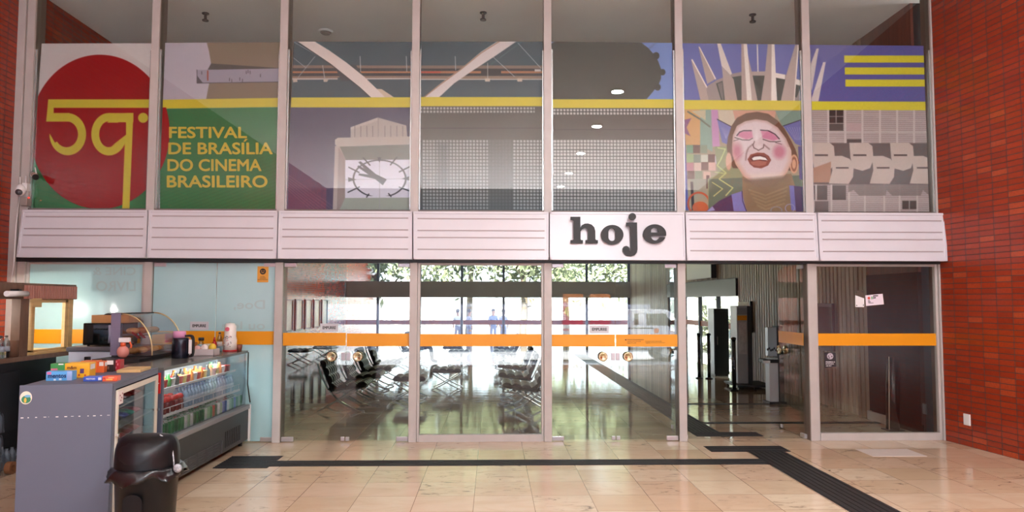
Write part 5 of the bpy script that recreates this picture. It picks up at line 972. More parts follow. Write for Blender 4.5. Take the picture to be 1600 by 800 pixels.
for k, (rr, z) in enumerate(((0.2, 0.672), (0.222, 0.672), (0.235, 0.655), (0.243, 0.625), (0.25, 0.6), (0.238, 0.595))):
    row = []
    for a in range(n+1):
        th = 2*math.pi*(a % n)/n; w_ = 0.010*math.sin(7*th+1.3*k)+0.007*math.sin(13*th+2.1*k); zz = z+(0.018*math.sin(5*th+0.7)+0.012*math.sin(11*th))*(k/5)+0.02*(k/5)*math.cos(th); row.append((bx+(rr+w_*k/3)*math.cos(th), by+(rr+w_*k/3)*math.sin(th), zz))
    rows.append(row)
m.grid(rows); m.build('bin_liner', mat('liner_film', (14, 15, 19), 0.28, coat=0.15, bump=0.3, scale=30), r)
m = MB(); n = 44; rows = []
for k in range(9):                          # dome: round rim rising to a flat-topped barrel
    t = k/8; z = 0.665+0.215*math.sin(t*math.pi/2)**0.9; row = []
    for a in range(n+1):
        th = 2*math.pi*(a % n)/n; e = 0.205*(1-0.0*t); sx_ = e*(1-0.42*t**3.2); sy_ = e*(1-0.92*t**2.6); row.append((bx+sx_*math.cos(th), by+sy_*math.sin(th), z))
    rows.append(row)
rows.append([(bx+(p[0]-bx)*0.02, by, p[2]+0.001) for p in rows[-1]]); m.grid(rows); m.build('lid', BP, r)
m = MB(); rows = []
for k in range(7):
    t = k/6; row = []
    for a in range(13):
        s_ = -1+2*a/12; z = 0.715+0.13*t; tt = math.asin(min(1, ((z-0.665)/0.215)**(1/0.9)))/(math.pi/2); e = 0.205; hw = 0.135*math.sqrt(max(0, 1-(2*t-1)**2*0.8)); x = s_*hw; sx_ = e*(1-0.42*tt**3.2); sy_ = e*(1-0.92*tt**2.6)
        y = -sy_*math.sqrt(max(0, 1-(x/sx_)**2))-0.006*math.cos(s_*math.pi/2); row.append((bx+x, by+y, z))
    rows.append(row)
m.grid(rows); m.build('swing_flap', mat('flap_plastic', (18, 19, 24), 0.36, spec=0.35), r)
m = MB().tube(spline([(bx+0.1, by-0.05, 0.885), (bx+0.17, by-0.04, 0.83), (bx+0.2, by-0.06, 0.74), (bx+0.215, by-0.08, 0.68)]), 0.005, 6).ball((bx+0.24, by-0.08, 0.665), (0.03, 0.025, 0.03), 8); m.build('liner_knot', mat('clear_film', (150, 152, 158), 0.2, noise=0.5, scale=60), r)
# ------------------------------------------------------------------ foyer furniture: tufted lounge chairs and stools
LEATH = mat('black_leather', (16, 16, 18), 0.28, spec=0.35); STRAP = mat('leather_strap', (28, 26, 26), 0.4)
def cushion(L, W, T, nt, mt, B0, U, Nn):     # slab of length L along U, tufted on the Nn side; y is the width
    B0, U, Nn = Vector(B0), Vector(U).normalized(), Vector(Nn).normalized(); Y_ = Vector((0, 1, 0)); k1, k2 = nt*6, mt*6; m = MB(); top, bot = [], []
    for i in range(k1+1):
        u = i/k1; rt_, rb = [], []
        for j in range(k2+1):
            v = j/k2; fe = ((1-abs(2*u-1)**10)*(1-abs(2*v-1)**24))**0.35
            tu = (abs(math.sin(math.pi*u*nt))*abs(math.sin(math.pi*v*mt)))**0.45; p = B0+U*(L*u)+Y_*(W*(v-0.5))
            rt_.append(p+Nn*(T/2+fe*(T*0.22+T*0.36*tu))); rb.append(p+Nn*(T/2-fe*T*0.45))
        top.append(rt_); bot.append(rb)
    m.grid(top); m.grid([row[::-1] for row in bot]); return m
def frame_bars(m, y, pts_list):
    for pts in pts_list: m.bar(spline([(x, y, z) for x, z in pts], 5), (0, 1, 0), 0.019, 0.011)
    return m
BACKB = [(0.0, 0.78), (0.05, 0.62), (0.13, 0.45), (0.24, 0.29), (0.38, 0.17), (0.56, 0.07), (0.76, 0.006)]
SEATB = [(0.72, 0.34), (0.6, 0.315), (0.46, 0.26), (0.33, 0.19), (0.18, 0.1), (0.0, 0.006)]
def make_chair(label, loc, rz):
    t = thing('lounge_chair', (0, 0, 0), label, 'chair', 'tufted lounge chairs in the foyer')
    cushion(0.64, 0.72, 0.1, 4, 5, (0.17, 0, 0.31), (0.56, 0, 0.075), (-0.075, 0, 0.56)).build('seat', LEATH, t)
    cushion(0.54, 0.72, 0.09, 4, 5, (0.215, 0, 0.315), (-0.21, 0, 0.53), (0.53, 0, 0.21)).build('backrest', LEATH, t)
    for y in (-0.33, 0.33): frame_bars(MB(), y, [BACKB, SEATB]).build('leg_frame', CHROME, t)
    MB().bar([(0.7, -0.33, 0.335), (0.7, 0.33, 0.335)], (1, 0, 0), 0.015, 0.005).build('crossbar', CHROME, t); MB().bar([(0.02, -0.33, 0.74), (0.02, 0.33, 0.74)], (0, 0, 1), 0.015, 0.005).build('crossbar', CHROME, t)
    for k in range(5): MB().bar(spline([(0.2+0.1*k, -0.33, 0.275+0.018*k), (0.2+0.1*k, 0, 0.262+0.018*k), (0.2+0.1*k, 0.33, 0.275+0.018*k)], 3), (1, 0, 0), 0.02, 0.003).build('strap', STRAP, t)
    t.location = loc; t.rotation_euler = (0, 0, rz); return t
ROW = ['nearest', 'second', 'third', 'farthest']
ch = None
for k, y in enumerate((12.42, 13.88, 15.35, 16.85)):
    lb = 'black tufted chrome-legged lounge chair, '+ROW[k]+' in the near row facing right'; loc = (-2.83, y, 0)
    if ch is None: ch = make_chair(lb, loc, 0)
    else: dup(ch, loc, 0, lb)
for k, (x, y) in enumerate(((-2.75, 21.4), (-2.75, 23.2))): dup(ch, (x, y, 0), 0, ['black tufted lounge chair in the far left group with a seated person', 'black tufted lounge chair behind the seated person'][k])
for k, (x, y) in enumerate(((0.95, 12.28), (0.9, 13.95), (0.9, 15.9))): dup(ch, (x, y, 0), math.pi, 'black tufted lounge chair, '+['nearest', 'second', 'third'][k]+' in the near row facing left')
for k, (x, y) in enumerate(((0.82, 20.2), (0.82, 21.9))): dup(ch, (x, y, 0), math.pi, ['first', 'second'][k]+' black tufted lounge chair in the far group facing left')
st = None
SPOTS = [(-1.51, 13.75, 'purple-grey tufted stool partly behind the post, nearest of the stools'), (-0.93, 15.3, 'purple-grey tufted stool in the middle of the central pane'), (-0.94, 20.9, 'dark tufted stool behind the middle one in the central pane'), (-1.22, 22.7, 'farthest purple-grey tufted stool in the central pane'),
         (-5.45, 21.2, 'black tufted stool by the left foyer wall, nearest of three'), (-5.1, 22.6, 'black tufted stool by the left foyer wall, second of three'), (-5.3, 24.6, 'black tufted stool by the left foyer wall, farthest of three')]
for k, (x, y, lb) in enumerate(SPOTS):
    if st is None:
        t = thing('lounge_stool', (0, 0, 0), lb, 'stool', 'tufted stools in the foyer')
        cushion(0.6, 0.58, 0.1, 4, 4, (-0.3, 0, 0.33), (1, 0, 0), (0, 0, 1)).build('seat', mat('grey_violet_leather', (62, 58, 78), 0.3, bump=0.1, scale=80), t)
        for yy in (-0.26, 0.26): frame_bars(MB(), yy, [[(-0.28, 0.32), (-0.2, 0.27), (0.0, 0.15), (0.15, 0.07), (0.3, 0.006)], [(0.28, 0.32), (0.2, 0.27), (0.0, 0.15), (-0.15, 0.07), (-0.3, 0.006)]]).build('leg_frame', CHROME, t)
        for xx in (-0.27, 0.27): MB().bar([(xx, -0.26, 0.318), (xx, 0.26, 0.318)], (1, 0, 0), 0.015, 0.005).build('crossbar', CHROME, t)
        t.location = (x, y, 0); st = t
    else:
        q = dup(st, (x, y, 0), 0, lb)
        if 'black' in lb or 'dark' in lb:
            for c_ in q.children:
                if c_.name.startswith('seat'): c_.data = c_.data.copy(); c_.data.materials[0] = LEATH
# wall display frames on the left wall
FRM = mat('black_frame', (30, 28, 28), 0.4); POSTM = mat('pale_poster_sheet', (196, 196, 172), 0.35, noise=0.12, scale=12)
for k, (a, b) in enumerate(((450, 460), (466, 475), (481, 489), (494, 501.5), (506, 513))):
    y0, y1 = [F*XLW/(p-VPX) for p in (a, b)]; r = thing('wall_display_frame', (XLW-0.02, (y0+y1)/2, 0.85), 'tall black-framed display panel, '+['nearest', 'second', 'third', 'fourth', 'farthest'][k]+' on the left foyer wall', 'display frame', 'display frames on the left foyer wall')
    m = MB(); z0, z1 = 0.86, 1.84
    for b_ in ((y0-0.12, y0, z0, z1), (y1, y1+0.08, z0, z1), (y0, y1, z1-0.04, z1), (y0, y1, z0, z0+0.04)): m.box(XLW-0.02, XLW+0.03, *b_)
    m.build('frame', FRM, r); MB().box(XLW-0.02, XLW+0.005, y0, y1, z0+0.04, z1-0.04).build('sheet', POSTM, r)
# seated person in the far left chair
def skin(name, J, E, mats, par, pick):
    me = bpy.data.meshes.new(name); me.from_pydata([j[0] for j in J], E, []); o = bpy.data.objects.new(name, me); C.objects.link(o)
    md = o.modifiers.new('skin', 'SKIN'); md.use_smooth_shade = True; sb = o.modifiers.new('sub', 'SUBSURF'); sb.levels = sb.render_levels = 1
    bpy.context.view_layer.update()
    for i, j in enumerate(J): 
        sv = me.skin_vertices[0].data[i]; r_ = j[1]; sv.radius = r_ if isinstance(r_, tuple) else (r_, r_); sv.use_root = (i == 0)
    bpy.context.view_layer.update(); ev = bpy.data.meshes.new_from_object(o.evaluated_get(bpy.context.evaluated_depsgraph_get())); C.objects.unlink(o); bpy.data.objects.remove(o)
    inv = WORLD[par.name].inverted()
    for v in ev.vertices: v.co = inv @ v.co
    for m_ in mats: ev.materials.append(m_)
    W_ = WORLD[par.name]
    for p in ev.polygons: p.use_smooth = True; p.material_index = pick(W_ @ p.center)
    ev.name = name; b = bpy.data.objects.new(name, ev); C.objects.link(b); b.parent = par; WORLD[b.name] = WORLD[par.name].copy(); return b
SKINM = mat('skin', (176, 124, 98), 0.5); HAIR = mat('dark_hair', (34, 26, 24), 0.6)
def person(loc, face, seated, shirt, trousers, label, s=1.0, arm=0.0):
    r = thing('person', loc, label, 'person'); L = Vector(loc); c, s_ = math.cos(face), math.sin(face)
    def g(x, y, z): return L+Vector((c*x-s_*y, s_*x+c*y, z))*s
    if seated: hip, kx, kz, ax = 0.46, 0.46, 0.47, 0.5
    else: hip = 0.92
    J, E = [], []
    def add(p, r_, par=None): J.append((p, r_)); (E.append((par, len(J)-1)) if par is not None else None); return len(J)-1
    tilt = -0.1 if seated else 0.0
    pel = add(g(0, 0, hip), (0.15, 0.11)); wa = add(g(tilt*0.4, 0, hip+0.2), (0.14, 0.1), pel); chs = add(g(tilt, 0, hip+0.43), (0.17, 0.115), wa); nk = add(g(tilt+0.01, 0, hip+0.56), 0.055, chs); hb = add(g(tilt+0.03, 0, hip+0.64), 0.07, nk); hd = add(g(tilt+0.04, 0, hip+0.74), 0.088, hb); add(g(tilt+0.035, 0, hip+0.81), 0.06, hd)
    for sd in (-1, 1):
        sh = add(g(tilt, 0.17*sd, hip+0.47), 0.065, chs); el = add(g(tilt+(0.12 if seated else 0.02), 0.24*sd, hip+0.2), 0.045, sh); hn = add(g(0.3 if seated else 0.1+arm, 0.17*sd, hip+(0.14 if seated else 0.0+arm)), 0.035, el); add(g(0.36 if seated else 0.13+arm, 0.15*sd, hip+(0.12 if seated else -0.08+arm)), 0.03, hn)
        hp = add(g(0, 0.09*sd, hip-0.03), 0.09, pel)
        if seated: kn = add(g(kx, 0.11*sd, kz), 0.065, hp); an = add(g(ax, 0.11*sd, 0.09), 0.042, kn); add(g(ax+0.16, 0.12*sd, 0.035), 0.036, an)
        else: kn = add(g(0.03, 0.1*sd, 0.49), 0.062, hp); an = add(g(0, 0.11*sd, 0.08), 0.042, kn); add(g(0.15, 0.13*sd, 0.035), 0.036, an)
    zw, zn = (hip+0.12)*s+L.z, (hip+0.55)*s+L.z
    def pick(p):
        q = (p-L)/s; fx_ = c*q.x+s_*q.y
        if q.z < 0.085 and True: return 3
        if q.z > hip+0.55: return 0
        if seated: return 2 if (q.z < hip+0.06 and not (fx_ > 0.26 and q.z > hip+0.09)) else (0 if fx_ > 0.24 and q.z > hip+0.07 else 1)
        la = abs(-s_*q.x+c*q.y)
        if la > 0.15 and q.z < hip+0.12 and q.z > hip-0.2: return 0
        return 2 if q.z < hip+0.06 else 1
    skin('body', J, E, [SKINM, shirt, trousers, mat('dark_shoe', (26, 24, 24), 0.4)], r, pick)
    m = MB(); m.ball(g(tilt+0.015, 0, hip+0.79), (0.092*s, 0.092*s, 0.095*s), 10); m.build('hair', HAIR, r)
    m = MB(); m.ball(g(tilt+0.128, 0, hip+0.735), (0.018*s, 0.016*s, 0.025*s), 6); m.build('nose', SKINM, r); return r
person((-2.24, 21.4, 0.0), 0, True, mat('navy_shirt', (44, 50, 82), 0.7), mat('black_trousers', (24, 24, 28), 0.7), 'person in dark trousers and shoes sitting on a far lounge chair behind the post')
# ------------------------------------------------------------------ things by the side entrance
r = thing('display_totem', (5.3, 15.5, 0), 'silver display totem with a poster on a dark wheeled base by the slatted wall', 'totem')
MB().box(5.1, 5.32, 15.3, 15.72, 0.09, 1.7).build('column', mat('totem_silver', (190, 192, 188), 0.35, 0.1), r, 0.01); MB().box(5.32, 5.42, 15.3, 15.72, 0.09, 1.7).build('side_body', mat('totem_side', (66, 68, 66), 0.35), r, 0.006)
MB().box(5.13, 5.29, 15.29, 15.3, 0.7, 1.36).build('poster', mat('totem_poster', (216, 212, 206), 0.35, noise=0.2, scale=9), r, 0.003); MB().box(5.11, 5.31, 15.29, 15.3, 1.4, 1.5).build('orange_band', ORANGE, r); MB().box(5.11, 5.31, 15.285, 15.3, 1.52, 1.66).build('head_panel', mat('totem_head', (150, 152, 150), 0.3), r)
MB().box(4.98, 5.74, 14.95, 15.85, 0.05, 0.09).build('base', BLACK, r, 0.005)
for x in (5.03, 5.36, 5.69):
    for y in (15.02, 15.78): MB().tube([(x-0.02, y, 0.027), (x+0.02, y, 0.027)], 0.026, 12).build('castor', BLACK, r)
r = thing('info_terminal', (4.97, 13.0, 0), 'silver info terminal with a screen and dark shelf standing near the open right leaf', 'terminal')
MB().box(4.86, 5.02, 12.9, 13.1, 0.04, 0.8).build('pedestal', mat('terminal_silver', (204, 206, 208), 0.3, 0.1), r, 0.01); MB().box(5.02, 5.12, 12.9, 13.14, 0.03, 1.36).build('back_column', BLACK, r, 0.006); MB().box(4.86, 5.02, 12.94, 13.08, 0.83, 1.34).build('screen', mat('terminal_screen', (170, 184, 190), 0.15), r, 0.008)
MB().box(4.74, 5.02, 12.86, 13.1, 0.72, 0.78).build('shelf', BLACK, r, 0.006); MB().box(4.73, 4.86, 12.85, 12.862, 0.715, 0.76).build('shelf_edge', WHITEP, r); MB().box(4.84, 5.14, 12.86, 13.2, 0, 0.04).build('foot', BLACK, r, 0.004)
m = MB()
for k in range(7): m.ball((4.85+0.03*k, 12.935, 0.95+0.02*math.sin(k*2)), (0.018, 0.01, 0.022), 6)
m.build('screen_print', mat('print_dark', (60, 66, 70), 0.5), r)
def gate_post(x, y, h, lb):
    r = thing('barrier_post', (x, y, 0), lb, 'barrier post', 'barrier posts at the side entrance'); MB().lathe([(0.09, 0), (0.09, 0.015), (0.05, 0.03)], (x, y, 0), 20).build('base', BLACK, r); MB().tube([(x, y, 0.02), (x, y, h)], 0.04, 14).build('tube', mat('dark_chrome', (96, 98, 100), 0.2, 0.9), r); MB().lathe([(0.05, h), (0.05, h+0.04), (0.02, h+0.055)], (x, y, 0), 14).build('cap', BLACK, r)
gate_post(4.83, 17.2, 1.0, 'dark metal barrier post at the side entrance, leftmost of three'); gate_post(5.03, 17.1, 1.0, 'dark metal barrier post at the side entrance, middle of three'); gate_post(4.86, 14.8, 1.02, 'dark metal barrier post beside the silver display totem')
r = thing('dark_locker', (5.5, 18.0, 0), 'tall dark cabinet in front of the side entrance', 'cabinet'); MB().box(5.34, 5.7, 17.7, 18.2, 0.04, 1.62).build('body', mat('locker_black', (30, 32, 30), 0.3), r, 0.01); MB().box(5.36, 5.68, 17.685, 17.7, 0.1, 1.56).build('door', mat('locker_black', (30, 32, 30)), r, 0.004); MB().box(5.4, 5.42, 17.66, 17.685, 0.75, 0.95).build('handle', CHROME, r); MB().box(5.36, 5.68, 17.72, 18.18, 0, 0.04).build('plinth', BLACK, r)
r = thing('door_21', (XRW+0.1, 20.7, 0), None, None, kind='structure')
for y in (OY0+0.03, 19.2, 20.9, 22.5, OY1-0.03): MB().box(XRW+0.06, XRW+0.16, y-0.04, y+0.04, 0, 1.92).build('mullion', BLACK, r)
MB().box(XRW+0.1, XRW+0.108, OY0+0.07, OY1-0.07, 0.01, 1.92).build('pane', GLASS, r); MB().box(XRW+0.094, XRW+0.099, OY0+0.07, OY1-0.07, 1.1, 1.24).build('safety_stripe', mat('brown_orange_film', (190, 92, 40), 0.5), r)
r = thing('wall_light_sign', (XRW-0.1, 21.4, 2.75), 'white hanging sign with dark edge high on the slatted wall above the side entrance', 'sign')
ya, yb = F*XRW/(1117-VPX)*0.985, F*XRW/(1078-VPX)*0.985; MB().box(XRW-0.14, XRW-0.04, ya, yb, ZL(433, ya), ZL(433, ya)+1.0).build('panel', mat('white_sign', (236, 236, 232), 0.3), r, 0.004); MB().box(XRW-0.15, XRW-0.02, ya-0.05, ya, ZL(433, ya)-0.01, ZL(433, ya)+1.01).build('edge', mat('dark_edge', (44, 30, 26), 0.4), r)
m = MB(); z_ = ZL(433, ya)+0.62; text_into(m, 'APOIO', (XRW-0.143, yb-0.3, z_), (0, -(yb-ya-0.9), 0), (0, 0, 0.2)); m.build('lettering', mat('pale_grey_print', (150, 150, 150), 0.5), r)
r = thing('framed_notice', (XRW-0.04, 16.7, 1.6), 'small cream notice in a dark frame on the slatted wall above the display totem', 'notice'); MB().box(XRW-0.06, XRW-0.025, 16.35, 17.15, 1.45, 1.78).build('sheet', mat('cream_notice', (226, 214, 180), 0.5), r); MB().box(XRW-0.08, XRW-0.025, 16.28, 16.35, 1.1, 1.8).build('edge', MATS['dark_edge'], r)
r = thing('notice_board', (XRW-0.04, 12.9, 1.4), 'brown framed notice board on the slatted wall behind the right-hand pane', 'notice board'); m = MB(); y0, y1, z0, z1 = 12.35, 13.55, 0.95, 1.76
for b_ in ((y0, y0+0.06, z0, z1), (y1-0.06, y1, z0, z1), (y0+0.06, y1-0.06, z1-0.06, z1), (y0+0.06, y1-0.06, z0, z0+0.06)): m.box(XRW-0.07, XRW-0.02, *b_)
m.build('frame', mat('brown_frame', (72, 36, 30), 0.4), r, 0.004); MB().box(XRW-0.04, XRW-0.022, y0+0.06, y1-0.06, z0+0.06, z1-0.06).build('board', mat('board_felt', (112, 88, 78), 0.8), r)
p0, p1 = PY(1395, 670, 10.3), PY(1393, 557, 10.42); r = thing('black_bollard', (p0.x, 10.3, 0), 'black round post standing just inside the right-hand pane', 'post'); MB().tube([(p0.x, 10.3, 0.012), (p1.x-0.03, 10.34, p1.z)], 0.088, 22).build('tube', mat('satin_black', (14, 14, 16), 0.25), r); MB().box(p0.x-0.11, p0.x+0.11, 10.19, 10.41, 0, 0.014).build('base', BLACK, r); MB().tube([(p0.x-0.094, 10.22, 0.02), (p1.x-0.125, 10.26, p1.z+0.01)], 0.007, 6).build('edge_strip', mat('beige_edge', (190, 170, 150), 0.4), r)
# ceiling: sprinklers, detector, lobby downlights
for k, (px, py) in enumerate(((321, 27), (755, 26), (1176, 29))):
    d = ray(px, py); p = Vector((0, 0, H))+d*((ZC-0.06-H)/d.z); r = thing('ceiling_sprinkler', (p.x, p.y, ZC), 'small dark sprinkler on the foyer ceiling, '+['left', 'middle', 'right'][k]+' of three', 'sprinkler')
    MB().lathe([(0.05, ZC-0.012), (0.05, ZC)], (p.x, p.y, 0), 16).build('rose', BLACK, r); MB().lathe([(0.02, ZC-0.1), (0.02, ZC-0.012)], (p.x, p.y, 0), 10).build('stem', BLACK, r); MB().lathe([(0.045, ZC-0.115), (0.045, ZC-0.1)], (p.x, p.y, 0), 14).build('deflector', BLACK, r)
d = ray(509, 48); p = Vector((0, 0, H))+d*((ZC-H)/d.z); r = thing('smoke_detector', (p.x, p.y, ZC), 'round white detector on the foyer ceiling above the clock tower poster', 'detector'); MB().lathe([(0.1, ZC-0.03), (0.11, ZC-0.015), (0.11, ZC)], (p.x, p.y, 0), 28).build('base', WHITEP, r); MB().lathe([(0.06, ZC-0.055), (0.085, ZC-0.03)], (p.x, p.y, 0), 28).build('sensor', mat('sensor_grey', (150, 146, 142), 0.4), r)
LAMPM = mat('warm_lamp', (255, 244, 228), 0.4, emit=30.0)
for k, y in enumerate((4.9, 2.0, -1.2, -4.4, -7.2)):
    x = 2.45; r = thing('ceiling_downlight', (x, y, ZC), 'round warm lobby ceiling lamp, '+['first', 'second', 'third', 'fourth', 'fifth'][k]+' from the glass front', 'lamp', 'downlights along the lobby ceiling')
    MB().lathe([(0.13, ZC-0.02), (0.15, ZC-0.012), (0.15, ZC)], (x, y, 0), 28).build('rim', WHITEP, r); MB().lathe([(0.115, ZC-0.026), (0.115, ZC-0.02)], (x, y, 0), 24).build('diffuser', LAMPM, r)
    L = bpy.data.objects.new('downlight', bpy.data.lights.new('downlight', 'AREA')); L.data.energy = LAMP_W[k]; L.data.color = (0.92, 0.97, 1.0); L.data.shape = 'DISK'; L.data.size = 0.22; L.location = (0, 0, -0.03); L.parent = r; C.objects.link(L)
# ------------------------------------------------------------------ outdoors: beyond the far glass
LEAF = [mat('leaf_green_%s' % n, c_, 0.55, noise=0.3, scale=3) for n, c_ in (('light', (132, 138, 106)), ('mid', (104, 112, 86)), ('deep', (56, 72, 46)))]; BARK = mat('bark', (96, 84, 70), 0.9, noise=0.3, scale=8)
def tree(x, y, z0, h, rad, nleaf, lb, kind, crown_z=0.62, sz=0.5):
    r = thing('tree', (x, y, z0), lb, 'tree', 'trees outside the foyer'); rs = random.Random(int(x*31+y*7)); top = h*0.8
    m = MB().tube(spline([(x, y, z0), (x+rs.uniform(-.2, .2), y, z0+h*0.25), (x+rs.uniform(-.4, .4), y, z0+h*0.5), (x+rs.uniform(-.5, .5), y, z0+top)]), [0.22-0.16*i/18 for i in range(19)], 8)
    for k in range(5):
        a = rs.uniform(0, 6.28); zb = z0+h*rs.uniform(0.3, 0.6); m.tube(spline([(x, y, zb), (x+0.5*rad*math.cos(a), y+0.5*rad*math.sin(a), zb+0.12*h), (x+0.9*rad*math.cos(a), y+0.9*rad*math.sin(a), zb+0.25*h)], 4), [0.09-0.008*i for i in range(9)], 6)
    m.build('trunk', BARK, r); m = MB()
    cl = [(rs.gauss(0, 0.5)*rad, rs.gauss(0, 0.5)*rad, (rs.random()-0.5)*h*crown_z) for _ in range(26)]
    for i in range(nleaf):
        c0 = cl[i % 26]; p = Vector((x+c0[0]+rs.gauss(0, 0.26)*rad, y+c0[1]+rs.gauss(0, 0.26)*rad, z0+h*0.66+c0[2]+rs.gauss(0, 0.07)*h)); a = Vector((rs.gauss(0, 1), rs.gauss(0, 1), rs.gauss(0, 1))).normalized(); b = a.orthogonal().normalized()*sz*rs.uniform(.3, .6); a = a*sz*rs.uniform(.6, 1.1)
        m.add([p-a*0.5, p+b*0.4, p+a*0.5, p-b*0.4], [(0, 1, 2, 3)], 0)
    m.build('crown', LEAF[kind], r); return r
TX = [(-10.5, 43, 11, 3.4, 0), (-7.3, 38, 9, 2.6, 1), (-4.2, 41, 12, 3.4, 0), (-1.5, 46, 12, 3.6, 1), (1.6, 40, 10, 2.8, 0), (4.4, 44, 12, 3.4, 2), (7.6, 39, 9, 2.6, 0), (10.5, 47, 12, 3.6, 1), (-14, 48, 13, 4, 1), (14, 50, 13, 4, 2)]
ON = ['first', 'second', 'third', 'fourth', 'fifth', 'sixth', 'seventh', 'eighth', 'ninth', 'tenth']; od = sorted(range(len(TX)), key=lambda i: TX[i][0]/TX[i][1])
for k, i in enumerate(od):
    x, y, h, rad, kd = TX[i]; tree(x, y, -0.35, h, rad, 4200, 'leafy tree outside the far windows, '+ON[k]+' from the left', kd, 0.62, 0.6)
LOWW = mat('white_garden_wall', (232, 230, 224), 0.8, noise=0.04, scale=0.6)
struct(MB().box(-30, 30, 58, 58.4, -0.35, 1.9), 'wall_garden', LOWW)
VEILED = [mat('veiled_pale_shirt', (170, 170, 206), 0.8), mat('veiled_white_shirt', (214, 214, 226), 0.8), mat('veiled_blue_shirt', (120, 132, 178), 0.8)]; JEAN = mat('veiled_jeans', (128, 136, 176), 0.8)  # lilac paleness of the clothes stands for glare veiling the far glass
for x, y, f_, sh, lb in ((-1.62, 34.5, 2.0, 1, 'person in a glare-paled white shirt standing outside the far doors, leftmost of the group'), (-1.1, 34.2, 0.4, 0, 'person in a glare-paled shirt standing outside beside the white-shirted one'), (0.03, 36, -1.4, 2, 'person in a glare-paled blue shirt standing alone in the middle outside the far doors'), (0.5, 34.6, -1.2, 0, 'person in a glare-paled shirt outside the far doors, right of the mullion')):
    person((x, y, -0.35), f_, False, VEILED[sh], JEAN, lb, 0.98)
# hedge and trees outside the side entrance
m = MB(); rs = random.Random(5)
for i in range(5200):
    p = Vector((rs.uniform(8.7, 9.9), rs.uniform(12, 32), rs.uniform(-0.35, 1.75)+0.15*rs.random())); a = Vector((rs.gauss(0, 1), rs.gauss(0, 1), rs.gauss(0, 1))).normalized(); b = a.orthogonal().normalized()*0.07; a = a*0.16; m.add([p-a, p+b, p+a, p-b], [(0, 1, 2, 3)], rs.randint(0, 1))
solo(m, 'hedge', [LEAF[0], LEAF[1]], 'clipped green hedge outside the side entrance', 'hedge', kind='stuff', loc=(9.3, 22, -0.35))
struct(MB().box(11.5, 11.8, 8, 36, -0.35, 3.4), 'wall_side_yard', LOWW)
# ------------------------------------------------------------------ the street behind the viewer (mirrored in the glass)
CORR = mat('lilac_corrugated_sheet', (176, 176, 200), 0.45, 0.2, noise=0.05)
r = thing('street_hoarding', (2.0, -24, -1.0), 'pale corrugated hoarding with pink banners across the street, mirrored in the doors', 'hoarding')
m = MB(); x = -16.0
while x < 9: m.box(x, x+0.16, -24.05, -24.0, -1.0, 1.6); m.box(x+0.16, x+0.32, -24.08, -24.05, -1.0, 1.6); x += 0.32
m.build('sheeting', CORR, r); m = MB()
PINKB = mat('pink_banner', (206, 66, 110), 0.6); YB_ = mat('banner_yellow', (226, 196, 90), 0.6); OB_ = mat('banner_orange', (224, 128, 70), 0.6)
for x in (4.1, 5.7):
    bn = MB().box(x, x+1.2, -23.98, -23.95, -0.5, 2.2).build('banner', PINKB, r); MB().box(x, x+1.2, -23.94, -23.93, 1.7, 2.2).build('banner_head', OB_, bn); m = MB(); text_into(m, '59', (x+1.1, -23.93, 0.85), (-1.0, 0, 0), (0, 0, 0.6), 0, 0.02); m.build('numeral', YB_, bn)
r = thing('flatbed_truck', (0, 0, 0), 'small white flatbed truck parked behind the viewer, mirrored in the right-hand glass', 'truck'); TW = mat('truck_paint', (226, 226, 240), 0.3, coat=0.5); TG = mat('truck_glass', (40, 46, 52), 0.1); GZ = 0.0
yb_, yf_ = -12.1, -10.4
def side(pts, y0, y1, nm, mt, par=r, bevel=0.0): return MB().prism([(x, y0, z+GZ) for x, z in pts], (0, y1-y0, 0)).build(nm, mt, par, bevel)
side([(5.35, 0.55), (7.75, 0.55), (7.8, 0.95), (7.55, 1.2), (7.15, 1.9), (6.95, 2.05), (5.4, 2.05), (5.35, 1.95)], yb_, yf_, 'cab', TW, bevel=0.03)
side([(5.62, 1.45), (5.78, 1.45), (5.78, 1.9), (5.62, 1.9)], yf_, yf_+0.012, 'rear_window', TG); side([(6.1, 1.43), (7.12, 1.43), (6.88, 1.9), (6.1, 1.9)], yf_, yf_+0.012, 'door_window', TG); side([(7.5, 1.3), (7.53, 1.3), (7.16, 1.92), (7.13, 1.92)], yb_+0.12, yf_-0.12, 'windscreen', TG)
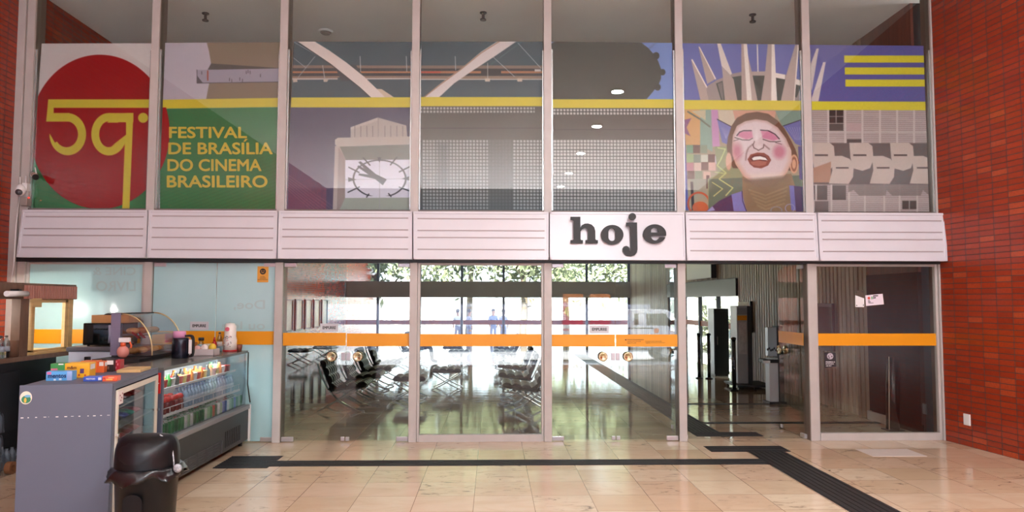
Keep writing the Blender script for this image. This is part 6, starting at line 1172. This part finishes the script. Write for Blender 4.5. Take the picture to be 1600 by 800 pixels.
MB().disc((6.5, yf_+0.01, 1.22+GZ), (0, 1, 0), 0.1, 24, 0, 0.012).build('round_emblem', mat('emblem_orange', (222, 110, 40), 0.5), r); side([(5.36, 1.3), (6.38, 1.3), (6.38, 1.34), (5.36, 1.34)], yf_, yf_+0.006, 'side_line', BLACK)
MB().box(1.2, 5.3, yb_+0.1, yf_-0.1, 0.6+GZ, 0.72+GZ).build('bed', mat('bed_steel', (70, 70, 74), 0.5), r); MB().box(1.4, 7.4, yb_+0.45, yf_-0.45, 0.42+GZ, 0.6+GZ).build('chassis', BLACK, r)
m = MB()
for y in (yb_+0.1, yf_-0.13):
    for z in (0.85, 1.1, 1.35): m.box(1.2, 5.3, y, y+0.03, z+GZ-0.05, z+GZ+0.05)
    for x in (1.2, 2.2, 3.2, 4.2, 5.24): m.box(x, x+0.06, y-0.01, y+0.04, 0.7+GZ, 1.45+GZ)
m.build('stake_sides', TW, r)
for x in (2.3, 6.85):
    for y in (yb_+0.02, yf_-0.22):
        wh = MB().tube([(x, y, 0.34+GZ), (x, y+0.2, 0.34+GZ)], 0.34, 28).build('wheel', mat('tyre', (24, 24, 25), 0.7), r); MB().tube([(x, y-0.01, 0.34+GZ), (x, y+0.21, 0.34+GZ)], 0.18, 20).build('hub', STEEL, wh)
MB().box(6.95, 7.2, yf_, yf_+0.14, 1.4+GZ, 1.65+GZ).build('mirror', BLACK, r, 0.02); MB().box(7.72, 7.9, yb_+0.05, yf_-0.05, 0.42+GZ, 0.6+GZ).build('bumper', BLACK, r, 0.02)
r.location = (0, -2.6, -0.98); r.scale = (1.16, 1.16, 1.16)
OFF = mat('dark_render', (62, 60, 70), 0.8, noise=0.08, scale=1); OWN = mat('reflection_block_glass', (44, 52, 66), 0.15)  # dark block added to even out and dim what the glass mirrors
r = thing('reflection_block', (1.0, -40, -1.0), 'long dark block added across the street to dim the reflections in the glass', 'building')
MB().box(-30, 32, -50, -40, -1.0, 15).build('body', OFF, r)
for k in range(14):
    for j in range(3): MB().box(-28+4.2*k, -25+4.2*k, -40, -39.95, 3.0+4*j, 5.2+4*j).build('window', OWN, r)
